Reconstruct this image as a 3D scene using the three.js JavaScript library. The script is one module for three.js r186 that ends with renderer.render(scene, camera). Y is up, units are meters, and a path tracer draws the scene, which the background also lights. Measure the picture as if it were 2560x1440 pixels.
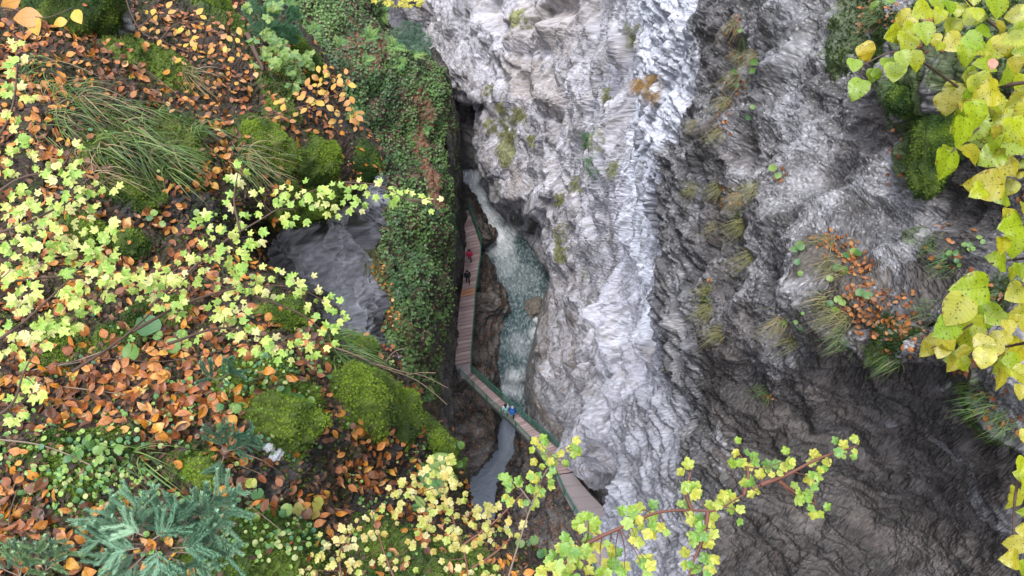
import * as THREE from 'three';
import { mergeGeometries, mergeVertices } from 'three/addons/utils/BufferGeometryUtils.js';
import { MarchingCubes } from 'three/addons/objects/MarchingCubes.js';
import { createNoise3D } from 'simplex-noise';

// ---------------------------------------------------------------- camera, sky, sun, exposure
const scene = new THREE.Scene();
const FOCAL = 1862, TILT = 57 * Math.PI / 180, EYE = 52;          // focal length in photograph pixels, degrees below the horizon, metres above the boardwalk
const camera = new THREE.PerspectiveCamera(2 * Math.atan(720 / FOCAL) * 180 / Math.PI, 16 / 9, 0.05, 400);
camera.position.set(0, EYE, 0);
camera.lookAt(0, EYE - Math.sin(TILT), -Math.cos(TILT));
const renderer = new THREE.WebGLRenderer();
renderer.toneMapping = THREE.LinearToneMapping;
renderer.toneMappingExposure = 2.25;
renderer.shadowMap.enabled = true;
{
  const W = 64, H = 32, data = new Float32Array(W * H * 4);        // even overcast: brighter towards the zenith
  for (let y = 0; y < H; y++) for (let x = 0; x < W; x++) {
    const el = ((y + 0.5) / H - 0.5) * Math.PI, s = Math.max(0, Math.sin(el)), L = el > -0.02 ? 0.5 * (1 + 2 * s) : 0.04;
    data.set([L * 0.94, L * 0.98, L * 1.1, 1], (y * W + x) * 4);
  }
  const t = new THREE.DataTexture(data, W, H, THREE.RGBAFormat, THREE.FloatType);
  t.mapping = THREE.EquirectangularReflectionMapping; t.magFilter = THREE.LinearFilter; t.needsUpdate = true;
  scene.background = t; scene.environment = t;
}
const sun = new THREE.DirectionalLight(new THREE.Color(1, 0.96, 0.9), 1.3);
sun.position.set(-14, 52 + 60, 6); sun.target.position.set(0, 20, -20);
sun.castShadow = true; sun.shadow.radius = 26; sun.shadow.mapSize.set(2048, 2048);
Object.assign(sun.shadow.camera, { left: -50, right: 50, top: 50, bottom: -50, near: 1, far: 200 });
scene.add(sun, sun.target);

// ---------------------------------------------------------------- helpers
function makeRandom(s) { return () => { s = (s + 0x6d2b79f5) | 0; let t = Math.imul(s ^ (s >>> 15), 1 | s); t = (t + Math.imul(t ^ (t >>> 7), 61 | t)) ^ t; return ((t ^ (t >>> 14)) >>> 0) / 4294967296; }; }
const rnd = makeRandom(7), rr = (a, b) => a + (b - a) * rnd(), pick = (a) => a[Math.floor(rnd() * a.length)];
const n3 = createNoise3D(makeRandom(3));
const V = (x, y, z) => new THREE.Vector3(x, y, z);
const clamp = (x, a = 0, b = 1) => Math.min(b, Math.max(a, x)), lerp = (a, b, t) => a + (b - a) * t, smooth = (a, b, x) => { const t = clamp((x - a) / (b - a)); return t * t * (3 - 2 * t); };
const ST = Math.sin(TILT), CT = Math.cos(TILT);
// surveying: a direction read off the photograph plus a distance (or a level) gives the place in metres
const at = (px, py, d) => { const a = (px - 1280) / FOCAL, b = -(py - 720) / FOCAL; return V(a * d, EYE + (-ST + b * CT) * d, (-CT - b * ST) * d); };
const level = (px, py, y) => at(px, py, (y - EYE) / (-ST - (py - 720) / FOCAL * CT));
const seen = (v) => { const y = v.y - EYE, d = -ST * y - CT * v.z; return [1280 + FOCAL * v.x / d, 720 - FOCAL * (CT * y - ST * v.z) / d, d]; };
const used = new Map();
const numbered = (name) => { const k = used.get(name) ?? 0; used.set(name, k + 1); return k ? name + '_' + String(k).padStart(3, '0') : name; };
function tag(o, label, category, group, kind) { if (label) o.userData.label = label; if (category) o.userData.category = category; if (group) o.userData.group = group; if (kind) o.userData.kind = kind; return o; }
function shade(o) { o.traverse((c) => { if (c.isMesh) c.castShadow = c.receiveShadow = true; }); return o; }
function thing(name, label, category, place, group) { const o = new THREE.Group(); o.name = numbered(name); if (place) o.position.copy(place); tag(o, label, category, group); scene.add(o); return o; }
function part(parent, name, geometry, material) { const m = new THREE.Mesh(geometry, material); m.name = name; m.castShadow = m.receiveShadow = true; parent.add(m); return m; }
function solo(name, geometry, material, label, category, group, kind) { const m = part(scene, numbered(name), geometry, material); return tag(m, label, category, group, kind); }
const mat = (r, g, b, o = {}) => { const m = new (o.transmission !== undefined || o.clearcoat !== undefined ? THREE.MeshPhysicalMaterial : THREE.MeshStandardMaterial)({ roughness: 0.9, side: THREE.DoubleSide, ...o }); m.color.setRGB(r, g, b); return m; };
const geo = (pos, idx, uv, col) => { const g = new THREE.BufferGeometry(); g.setAttribute('position', new THREE.Float32BufferAttribute(pos, 3)); if (uv) g.setAttribute('uv', new THREE.Float32BufferAttribute(uv, 2)); if (col) g.setAttribute('color', new THREE.Float32BufferAttribute(col, 3)); g.setIndex(idx); g.computeVertexNormals(); return g; };
const fbm = (x, y, z, o = 4) => { let s = 0, a = 0.5, f = 1; for (let i = 0; i < o; i++) { s += a * n3(x * f, y * f, z * f); a *= 0.5; f *= 2.03; } return s; };
const lump = (x, y, z, o = 4) => { let s = 0, a = 0.5, f = 1; for (let i = 0; i < o; i++) { s += a * Math.abs(n3(x * f + 7 * i, y * f, z * f)); a *= 0.5; f *= 2.07; } return s; };   // rounded lumps with sharp creases between them

const hash = (x, y, z) => { let h = Math.imul(x, 374761393) ^ Math.imul(y, 668265263) ^ Math.imul(z, 1274126177); h = Math.imul(h ^ (h >>> 13), 1274126177); return ((h ^ (h >>> 16)) >>> 0) / 4294967296; };
function facet(x, y, z) {                       // broken rock: each block has its own plane, with a worn step to the next
  const ix = Math.floor(x), iy = Math.floor(y), iz = Math.floor(z); let sum = 0, all = 1e-9;
  for (let i = ix - 1; i <= ix + 1; i++) for (let j = iy - 1; j <= iy + 1; j++) for (let k = iz - 1; k <= iz + 1; k++) {
    const h = hash(i, j, k), dx = x - i - h, dy = y - j - (h * 7.31) % 1, dz = z - k - (h * 53.17) % 1, d = dx * dx + dy * dy + dz * dz; if (d > 1.1) continue;
    const w = Math.exp(-16 * d); all += w; sum += w * (0.5 * ((h * 191.7) % 1 - 0.5) + 0.9 * (((h * 311.3) % 1 - 0.5) * dx + ((h * 733.1) % 1 - 0.5) * dy + ((h * 997.9) % 1 - 0.5) * dz));
  }
  return sum / all;
}

// ---------------------------------------------------------------- terrain: smooth nets through surveyed points, then relief
function hermite(p, t) {                        // p: list of numbers, t: 0 .. n-1; tangents kept short so that the sheet never overshoots
  const n = p.length, i = Math.min(n - 2, Math.floor(t)), f = t - i, a = p[i], b = p[i + 1];
  const tan = (k) => { if (k <= 0 || k >= n - 1) return k <= 0 ? p[1] - p[0] : p[n - 1] - p[n - 2]; const l = p[k] - p[k - 1], r = p[k + 1] - p[k]; return l * r <= 0 ? 0 : clamp((l + r) / 2, -2 * Math.min(Math.abs(l), Math.abs(r)), 2 * Math.min(Math.abs(l), Math.abs(r))); };
  const f2 = f * f, f3 = f2 * f;
  return (2 * f3 - 3 * f2 + 1) * a + (f3 - 2 * f2 + f) * tan(i) + (-2 * f3 + 3 * f2) * b + (f3 - f2) * tan(i + 1);
}
function net(rows, nu, nv) {                    // rows of Vector3 -> { pos, nor, nu, nv }
  const R = rows.length, C = rows[0].length, pos = new Float32Array(nu * nv * 3);
  for (let k = 0; k < 3; k++) {
    const along = rows.map((r) => { const l = r.map((v) => v.getComponent(k)), o = new Float32Array(nu); for (let i = 0; i < nu; i++) o[i] = hermite(l, i / (nu - 1) * (C - 1)); return o; });
    const colm = new Array(R);
    for (let i = 0; i < nu; i++) { for (let j = 0; j < R; j++) colm[j] = along[j][i]; for (let j = 0; j < nv; j++) pos[(j * nu + i) * 3 + k] = hermite(colm, j / (nv - 1) * (R - 1)); }
  }
  return { pos, nu, nv };
}
const rowsD = (list) => list.map(([py, ...r]) => { const o = []; for (let i = 0; i < r.length; i += 2) o.push(at(r[i], py, r[i + 1])); return o; });
const rowsY = (list) => list.map(([py, ...r]) => { const o = []; for (let i = 0; i < r.length; i += 2) o.push(level(r[i], py, r[i + 1])); return o; });
function normals(s) {
  const { pos, nu, nv } = s, nor = s.nor = new Float32Array(pos.length);
  for (let j = 0; j < nv; j++) for (let i = 0; i < nu; i++) {
    const l = (j * nu + Math.max(0, i - 1)) * 3, r = (j * nu + Math.min(nu - 1, i + 1)) * 3, u = (Math.max(0, j - 1) * nu + i) * 3, d = (Math.min(nv - 1, j + 1) * nu + i) * 3;
    const ax = pos[r] - pos[l], ay = pos[r + 1] - pos[l + 1], az = pos[r + 2] - pos[l + 2], bx = pos[d] - pos[u], by = pos[d + 1] - pos[u + 1], bz = pos[d + 2] - pos[u + 2];
    let x = by * az - bz * ay, y = bz * ax - bx * az, z = bx * ay - by * ax; const m = Math.hypot(x, y, z) || 1;
    const k = (j * nu + i) * 3; nor[k] = x / m; nor[k + 1] = y / m; nor[k + 2] = z / m;
  }
  return s;
}
// what can be seen where: a depth raster of the terrain, used to find the point of ground in a given direction
const RX0 = -400, RY0 = -320, RS = 2, RW = 1700, RH = 1060;
const zbuf = new Float32Array(RW * RH).fill(1e9), zsheet = new Uint8Array(RW * RH), znor = new Float32Array(RW * RH * 3), sheets = [];
function raster() {
  zbuf.fill(1e9);
  sheets.forEach((s, si) => {
    const { pos, nor, nu, nv } = s, q = new Float32Array(nu * nv * 3), v = V();
    for (let k = 0; k < nu * nv; k++) { const [x, y, d] = seen(v.set(pos[k * 3], pos[k * 3 + 1], pos[k * 3 + 2])); q[k * 3] = (x - RX0) / RS; q[k * 3 + 1] = (y - RY0) / RS; q[k * 3 + 2] = d; }
    const tri = (a, b, c) => {
      const ax = q[a * 3], ay = q[a * 3 + 1], bx = q[b * 3], by = q[b * 3 + 1], cx = q[c * 3], cy = q[c * 3 + 1];
      if (q[a * 3 + 2] < 0.3 || q[b * 3 + 2] < 0.3 || q[c * 3 + 2] < 0.3) return;
      const x0 = Math.max(0, Math.ceil(Math.min(ax, bx, cx))), x1 = Math.min(RW - 1, Math.floor(Math.max(ax, bx, cx))), y0 = Math.max(0, Math.ceil(Math.min(ay, by, cy))), y1 = Math.min(RH - 1, Math.floor(Math.max(ay, by, cy)));
      const den = (by - cy) * (ax - cx) + (cx - bx) * (ay - cy); if (!den) return;
      for (let y = y0; y <= y1; y++) for (let x = x0; x <= x1; x++) {
        const w0 = ((by - cy) * (x - cx) + (cx - bx) * (y - cy)) / den, w1 = ((cy - ay) * (x - cx) + (ax - cx) * (y - cy)) / den, w2 = 1 - w0 - w1;
        if (w0 < -1e-4 || w1 < -1e-4 || w2 < -1e-4) continue;
        const d = 1 / (w0 / q[a * 3 + 2] + w1 / q[b * 3 + 2] + w2 / q[c * 3 + 2]), o = y * RW + x;
        if (d < zbuf[o]) { zbuf[o] = d; zsheet[o] = si; for (let k = 0; k < 3; k++) znor[o * 3 + k] = nor[a * 3 + k]; }
      }
    };
    for (let j = 0; j < nv - 1; j++) for (let i = 0; i < nu - 1; i++) { const a = j * nu + i; tri(a, a + nu, a + 1); tri(a + 1, a + nu, a + nu + 1); }
  });
}
function ground(px, py) {                        // { p, n, d, s } of the terrain seen in that direction
  const x = Math.round((px - RX0) / RS), y = Math.round((py - RY0) / RS);
  if (x < 0 || y < 0 || x >= RW || y >= RH) return null;
  const o = y * RW + x, d = zbuf[o]; if (d > 1e8) return null;
  return { p: at(RX0 + x * RS, RY0 + y * RS, d), n: V(znor[o * 3], znor[o * 3 + 1], znor[o * 3 + 2]), d, s: sheets[zsheet[o]] };
}
const patchList = [];                            // patches of matter (moss, stain, lichen ...) or of painted shade: a centre or a line in metres, a reach, an amount
function patch(kind, px, py, rx, amount = 1, px2, py2) { const g = ground(px, py); if (!g) return; const e = px2 !== undefined ? ground(px2, py2) : null; patchList.push({ kind, a: g.p, b: e && Math.abs(e.d - g.d) < g.d * 0.5 ? e.p : null, r: rx * g.d / FOCAL, amount, s: g.s }); }
const softOf = (list, x, y, z, wob) => amountOf(list, x, y, z, wob, 1.7, 0.1);
function amountOf(list, x, y, z, wob, outer = 1.15, inner = 0.8) {          // how much of one kind of patch lies at a point; outlines follow noise
  let best = 0;
  for (const p of list) {
    let dx, dy, dz; const { a, b, r } = p;
    if (b) { const ex = b.x - a.x, ey = b.y - a.y, ez = b.z - a.z, t = clamp(((x - a.x) * ex + (y - a.y) * ey + (z - a.z) * ez) / (ex * ex + ey * ey + ez * ez || 1)); dx = x - a.x - ex * t; dy = y - a.y - ey * t; dz = z - a.z - ez * t; }
    else { dx = x - a.x; dy = y - a.y; dz = z - a.z; }
    if (Math.abs(dx) > r * 2.2 || Math.abs(dy) > r * 2.2 || Math.abs(dz) > r * 2.2) continue;
    const q = Math.sqrt(dx * dx + dy * dy + dz * dz) / r + wob;
    const v = p.amount * smooth(outer, inner, q); if (v > best) best = v;
  }
  return best;
}
function finish(s, name, material, relief, tint) {   // relief(x,y,z,n) -> metres along the normal; tint(x,y,z,h,n) -> linear rgb
  const { pos, nu, nv } = s; normals(s); const nor = s.nor, h = new Float32Array(nu * nv), col = new Float32Array(pos.length), base = pos.slice(), uv = new Float32Array(nu * nv * 2);
  for (let k = 0; k < nu * nv; k++) { const i = k * 3; h[k] = relief(base[i], base[i + 1], base[i + 2], nor[i], nor[i + 1], nor[i + 2]); for (let c = 0; c < 3; c++) pos[i + c] += nor[i + c] * h[k]; }
  normals(s);
  for (let k = 0; k < nu * nv; k++) { const i = k * 3; col.set(tint(base[i], base[i + 1], base[i + 2], h[k], (k % nu) / (nu - 1), Math.floor(k / nu) / (nv - 1)), i); }
  const mid = Math.floor(nv / 2), midu = Math.floor(nu / 2);        // uv in metres, measured along the sheet's middle lines
  const du = new Float32Array(nu), dv = new Float32Array(nv), dist = (a, b) => Math.hypot(base[a] - base[b], base[a + 1] - base[b + 1], base[a + 2] - base[b + 2]);
  for (let i = 1; i < nu; i++) du[i] = du[i - 1] + dist((mid * nu + i) * 3, (mid * nu + i - 1) * 3);
  for (let j = 1; j < nv; j++) dv[j] = dv[j - 1] + dist((j * nu + midu) * 3, ((j - 1) * nu + midu) * 3);
  for (let j = 0; j < nv; j++) for (let i = 0; i < nu; i++) { uv[(j * nu + i) * 2] = du[i]; uv[(j * nu + i) * 2 + 1] = dv[j]; }
  const idx = new Uint32Array((nu - 1) * (nv - 1) * 6); let o = 0;
  for (let j = 0; j < nv - 1; j++) for (let i = 0; i < nu - 1; i++) { const a = j * nu + i; idx[o++] = a; idx[o++] = a + nu; idx[o++] = a + 1; idx[o++] = a + 1; idx[o++] = a + nu; idx[o++] = a + nu + 1; }
  const g = new THREE.BufferGeometry(); g.setAttribute('position', new THREE.BufferAttribute(pos, 3)); g.setAttribute('normal', new THREE.BufferAttribute(s.nor, 3)); g.setAttribute('color', new THREE.BufferAttribute(col, 3)); g.setAttribute('uv', new THREE.BufferAttribute(uv, 2)); g.setIndex(new THREE.BufferAttribute(idx, 1));
  return solo(name, g, material, null, null, null, 'structure');
}
const sheet = (rows, nu, nv) => { const s = normals(net(rows, nu, nv)); sheets.push(s); return s; };

// ---------------------------------------------------------------- the gorge
const near = sheet(rowsD([
  [-300, -500,7.5, -100,8, 100,8.5, 250,9, 380,9.5, 480,10, 570,10.6, 640,11.5, 600,18],
  [-120, -450,6, -60,6.6, 110,7, 270,7.5, 400,8, 510,8.6, 590,9.3, 640,10.2, 600,17],
  [0, -400,5.2, 0,5.8, 150,6.1, 300,6.6, 430,7.1, 540,7.7, 620,8.4, 680,9.4, 640,16],
  [130, -400,4.7, 0,5.2, 170,5.5, 330,5.9, 480,6.4, 610,7, 710,7.7, 790,8.8, 740,15],
  [260, -400,4.5, 0,4.9, 170,5.1, 340,5.5, 500,5.9, 650,6.5, 760,7.3, 850,8.8, 800,15],
  [400, -400,4.3, 0,4.6, 180,4.8, 360,5.2, 530,5.6, 690,6.2, 820,7.0, 940,8.6, 880,15],
  [490, -400,4.2, 0,4.4, 170,4.6, 340,4.9, 500,5.3, 640,5.8, 760,6.6, 880,8.0, 840,14],
  [560, -400,4.1, 0,4.3, 150,4.45, 300,4.7, 430,5.0, 540,5.4, 630,6.0, 690,7.0, 680,12],
  [650, -400,4.0, 0,4.15, 140,4.3, 280,4.5, 400,4.7, 510,5.0, 590,5.4, 650,6.2, 640,11],
  [750, -400,3.8, 0,3.95, 150,4.1, 300,4.25, 440,4.45, 570,4.7, 670,5.0, 750,5.8, 730,11],
  [830, -400,3.7, 0,3.85, 160,3.95, 320,4.1, 480,4.3, 620,4.5, 720,4.8, 800,5.5, 780,10],
  [880, -400,3.65, 0,3.8, 180,3.9, 360,4.0, 530,4.2, 680,4.4, 810,4.75, 950,5.8, 920,11],
  [950, -400,3.55, 0,3.7, 190,3.8, 380,3.9, 560,4.05, 720,4.25, 860,4.65, 985,5.7, 955,12],
  [1030, -400,3.45, 0,3.6, 200,3.7, 400,3.8, 580,3.95, 760,4.2, 920,4.7, 1045,5.9, 1010,12],
  [1110, -400,3.35, 0,3.5, 200,3.6, 410,3.7, 610,3.9, 800,4.3, 980,5.0, 1125,6.3, 1080,13],
  [1190, -400,3.25, 0,3.4, 200,3.5, 410,3.6, 620,3.85, 810,4.3, 1000,5.1, 1155,6.5, 1100,13],
  [1270, -400,3.2, 0,3.3, 200,3.4, 420,3.55, 640,3.8, 830,4.2, 1020,4.9, 1165,6.2, 1110,12],
  [1340, -400,3.15, 0,3.25, 200,3.35, 430,3.5, 660,3.7, 880,4.0, 1090,4.6, 1260,5.8, 1220,12],
  [1420, -400,3.1, 0,3.2, 210,3.3, 450,3.4, 700,3.6, 940,3.9, 1180,4.4, 1370,5.4, 1330,11],
  [1560, -400,3.0, 0,3.1, 230,3.2, 480,3.3, 740,3.5, 1000,3.7, 1260,4.1, 1480,5.0, 1430,10],
  [1750, -400,2.9, 0,3.0, 240,3.1, 500,3.2, 770,3.4, 1050,3.6, 1320,3.9, 1560,4.6, 1500,9],
]), 460, 620);
const bluff = sheet(rowsD([
  [440, 560,8.6, 660,9.0, 760,9.5, 860,10, 955,11, 920,17], [500, 560,8.4, 660,8.8, 760,9.4, 860,9.9, 958,10.6, 920,17],
  [550, 560,8.0, 660,8.5, 760,9.1, 840,9.8, 915,11, 880,17], [640, 560,7.6, 660,8.2, 760,8.9, 850,9.8, 918,10.8, 890,17],
  [740, 580,7.2, 680,7.8, 780,8.7, 870,9.7, 932,10.6, 905,17], [830, 600,6.9, 700,7.5, 800,8.4, 890,9.6, 948,10.4, 920,17],
  [900, 620,6.8, 720,7.4, 820,8.3, 910,9.5, 965,10.4, 935,17], [1000, 660,6.9, 760,7.5, 850,8.4, 930,9.6, 985,10.8, 950,17],
]), 260, 330);
const ivy = sheet(rowsD([
  [-200, 300,44, 480,45, 640,47, 780,50, 890,53, 870,64], [0, 330,42, 520,43, 680,45, 820,48, 940,52, 930,64],
  [80, 360,41, 540,42, 700,44, 850,47, 968,51.5, 960,64], [150, 400,40, 580,41, 760,43.5, 930,47.5, 1065,52, 1080,62],
  [250, 440,39, 620,40, 800,43, 970,47.5, 1112,52.5, 1125,60], [350, 500,37, 680,39, 850,43, 1000,48, 1122,53, 1140,60],
  [500, 560,33, 720,36, 880,40.5, 1010,45.5, 1119,51, 1135,58], [620, 600,30, 760,33, 900,38, 1015,43, 1115,49, 1130,56],
  [750, 650,27, 800,30, 920,34, 1015,39.5, 1102,46.5, 1115,54], [880, 700,24, 830,27, 940,31.5, 1012,36, 1075,43.5, 1090,52],
  [960, 740,24, 860,27, 960,30, 1015,34, 1062,41, 1078,50], [1060, 780,26, 880,28, 970,30, 1020,33, 1060,40, 1080,50],
  [1220, 820,28, 910,30, 990,32, 1040,35, 1080,41, 1095,50], [1420, 860,30, 940,32, 1010,34, 1060,37, 1100,42, 1115,50],
]), 340, 560);
const cliffL = sheet(rowsD([
  [120, 1030,54, 1050,56, 1080,62, 1110,70, 1130,76], [200, 1090,54, 1108,56, 1124,60, 1138,66, 1150,74], [300, 1120,53.5, 1134,56, 1144,61, 1151,68, 1156,76],
  [400, 1118,53, 1130,55.5, 1145,61, 1154,69, 1158,77], [480, 1112,52, 1125,54.5, 1146,60, 1160,68.2, 1168,72], [560, 1110,51, 1123,53.5, 1145,59, 1163,66.2, 1172,70],
  [620, 1108,50, 1120,52.5, 1145,58, 1164,64.8, 1172,69], [710, 1098,48, 1110,50.5, 1138,56, 1157,62.8, 1165,68], [780, 1090,46, 1103,48.5, 1130,54, 1147,61.3, 1158,67],
  [850, 1075,44, 1088,47, 1120,53, 1140,59.9, 1150,65], [915, 1060,42, 1078,45.5, 1113,52, 1136,58.6, 1150,64], [960, 1050,41, 1072,45, 1112,51, 1143,58, 1155,63],
  [1060, 1040,41, 1068,45, 1108,50, 1140,56.5, 1155,62], [1200, 1045,42, 1085,46, 1120,50, 1150,56, 1165,60], [1400, 1060,43, 1100,46, 1130,50, 1160,55, 1175,60],
]), 150, 560);
const lift = (rows, dx, dy, dz, n = 1) => { const r = rows[0]; for (let i = 1; i <= n; i++) rows.unshift(r.map((v, k) => V(v.x + dx * i, v.y + dy * i, v.z + dz * i))); return rows; };   // the same face carried further up
const wallR = sheet(lift(rowsD([
  [-200, 800,68, 960,65, 1100,62, 1220,58, 1350,52, 1480,42, 1620,29, 1800,22], [0, 850,68, 980,65, 1100,62, 1220,58, 1350,52, 1480,42, 1620,29, 1800,22],
  [120, 940,70, 1040,66, 1125,62.5, 1230,58, 1350,52, 1480,42, 1625,29, 1800,22], [225, 1040,72, 1110,66, 1168,61.5, 1240,58, 1355,51.5, 1485,42, 1630,29, 1800,22],
  [255, 1160,82, 1190,76, 1208,61.8, 1258,57.5, 1360,51.5, 1485,42, 1630,29, 1800,22], [310, 1172,84, 1204,76, 1218,61.8, 1274,57.5, 1370,51, 1490,42, 1635,29, 1800,22],
  [390, 1168,84, 1200,76, 1214,62.6, 1274,58, 1372,52, 1490,42, 1640,28, 1800,22], [440, 1176,84, 1200,75, 1229,62.8, 1290,58, 1380,51.5, 1500,42, 1645,27.5, 1800,22],
  [490, 1205,76, 1222,70, 1256,61, 1312,56.5, 1390,51.5, 1505,42, 1650,27, 1800,21], [545, 1243,74, 1252,69.8, 1300,68.6, 1345,63, 1405,51, 1510,41, 1650,26.5, 1800,21],
  [590, 1292,73, 1302,68.6, 1330,66.8, 1362,59.5, 1425,50, 1520,40, 1650,26, 1800,21], [640, 1325,72, 1333,67.6, 1350,63.5, 1385,56.5, 1440,49, 1530,39, 1650,26, 1800,21],
  [700, 1360,71, 1369,66.4, 1386,60.5, 1410,55, 1460,48, 1540,38, 1650,25.5, 1800,20], [760, 1335,70, 1346,65.3, 1368,60.5, 1400,55, 1455,48, 1540,38, 1650,25, 1800,20],
  [870, 1310,70, 1322,65, 1337,60, 1372,55, 1442,47, 1532,37, 1650,25, 1800,20], [960, 1300,70, 1311,64, 1328,59, 1366,54, 1442,46, 1532,36.5, 1650,25, 1800,20],
  [1050, 1296,70, 1306,62.5, 1345,57.5, 1390,53, 1452,45, 1530,36.5, 1640,26, 1800,20], [1120, 1330,66, 1360,60, 1396,55, 1436,50.5, 1482,45, 1540,37, 1630,27, 1800,20],
  [1170, 1390,64, 1412,59, 1432,53.5, 1458,50, 1500,44.5, 1550,37, 1630,27, 1800,20], [1205, 1440,64, 1452,57, 1470,54.6, 1495,54.3, 1525,54, 1550,51, 1630,27, 1800,20],
  [1270, 1490,64, 1500,56, 1510,54, 1528,53.6, 1548,53, 1575,50, 1640,27, 1800,20], [1340, 1530,62, 1540,55, 1552,52, 1566,51.6, 1580,51, 1600,48, 1650,28, 1800,20],
  [1460, 1560,58, 1570,53, 1582,50, 1596,49.6, 1612,49, 1640,44, 1680,28, 1800,20], [1650, 1590,55, 1600,51, 1612,48, 1626,45, 1642,41, 1670,35, 1710,28, 1800,20],
]), 1, 16, -5, 2), 560, 1000);
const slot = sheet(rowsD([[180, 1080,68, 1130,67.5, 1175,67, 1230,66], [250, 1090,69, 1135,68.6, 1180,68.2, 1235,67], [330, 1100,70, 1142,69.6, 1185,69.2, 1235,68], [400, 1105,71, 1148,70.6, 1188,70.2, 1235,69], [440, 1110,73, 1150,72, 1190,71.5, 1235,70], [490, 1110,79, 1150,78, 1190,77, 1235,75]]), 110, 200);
const rib = sheet(rowsD([
  [-300, 1760,32, 1640,24, 1612,20, 1650,17.5, 1720,14.5, 1800,12.4, 1920,10.6, 2080,9.2, 2250,8.2, 2420,7.5, 2620,6.9, 2950,6],
  [-100, 1760,32, 1640,23, 1614,19.5, 1655,17, 1730,14, 1800,12, 1920,10.2, 2080,8.8, 2250,7.9, 2420,7.2, 2620,6.5, 2950,5.6],
  [60, 1760,32, 1640,22, 1616,18.5, 1660,16, 1735,13.2, 1810,11.2, 1930,9.6, 2090,8.4, 2240,7.5, 2400,6.6, 2600,5.9, 2950,5.1],
  [200, 1760,31, 1640,21, 1618,17.5, 1660,15.4, 1735,12.6, 1810,10.8, 1930,9.3, 2080,8.2, 2200,7.5, 2360,6.5, 2580,5.6, 2950,4.9],
  [330, 1760,31, 1640,21, 1612,17, 1655,14.8, 1720,12.2, 1800,10.4, 1930,9.1, 2080,8.1, 2210,7.5, 2340,6.8, 2560,5.6, 2950,4.8],
  [450, 1780,30, 1660,20, 1640,16, 1668,13.8, 1720,11.8, 1800,10.1, 1930,8.8, 2080,7.9, 2200,7.4, 2320,6.9, 2520,5.8, 2950,4.8],
  [570, 1780,30, 1668,19, 1652,15.6, 1674,13.4, 1725,11.4, 1800,9.8, 1920,8.5, 2060,7.6, 2190,7.3, 2310,6.8, 2500,5.8, 2950,4.8],
  [690, 1780,30, 1668,19, 1653,15.2, 1676,13.0, 1725,11.1, 1800,9.6, 1920,8.3, 2050,7.2, 2180,6.9, 2310,6.4, 2500,5.6, 2950,4.7],
  [790, 1780,29, 1668,19, 1653,15.0, 1676,12.8, 1725,11.0, 1800,9.5, 1920,8.3, 2050,7.2, 2180,6.3, 2320,5.8, 2500,5.2, 2950,4.5],
  [860, 1780,29, 1668,18.6, 1652,14.8, 1676,12.6, 1725,10.9, 1800,9.4, 1920,8.3, 2060,7.2, 2200,6.2, 2350,5.6, 2520,5.0, 2950,4.4],
  [925, 1780,29, 1662,18.4, 1644,14.6, 1672,12.4, 1725,10.8, 1800,9.5, 1920,8.5, 2070,7.5, 2230,6.5, 2380,5.7, 2540,5.0, 2950,4.4],
  [965, 1770,29, 1650,18.2, 1622,14.6, 1665,12.4, 1725,10.8, 1800,9.6, 1920,8.7, 2080,7.8, 2240,6.9, 2390,6.0, 2550,5.1, 2950,4.4],
  [1010, 1760,29, 1605,18, 1575,14.8, 1640,12.6, 1720,10.9, 1800,9.8, 1920,9.0, 2080,8.1, 2240,7.3, 2390,6.4, 2550,5.3, 2950,4.5],
  [1090, 1750,29, 1580,18, 1557,14.8, 1625,12.8, 1705,11.1, 1790,10.1, 1920,9.3, 2080,8.5, 2240,7.8, 2390,6.9, 2550,5.7, 2950,4.7],
  [1200, 1750,29, 1574,18, 1554,14.6, 1620,12.7, 1700,11.2, 1780,10.3, 1910,9.6, 2080,8.9, 2240,8.2, 2390,7.4, 2550,6.3, 2950,5],
  [1320, 1750,29, 1574,18, 1553,14.4, 1625,12.6, 1710,11.2, 1790,10.4, 1920,9.8, 2080,9.1, 2240,8.5, 2390,7.9, 2550,6.9, 2950,5.4],
  [1440, 1750,28, 1578,17.6, 1558,14.2, 1640,12.4, 1730,11.1, 1810,10.3, 1930,9.8, 2080,9.2, 2240,8.6, 2400,8.1, 2560,7.3, 2950,5.8],
  [1640, 1760,27, 1590,17, 1570,13.8, 1660,12, 1760,10.8, 1840,10.1, 1950,9.6, 2100,9.0, 2260,8.5, 2420,8.1, 2580,7.5, 2950,6],
]), 780, 700);
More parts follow.
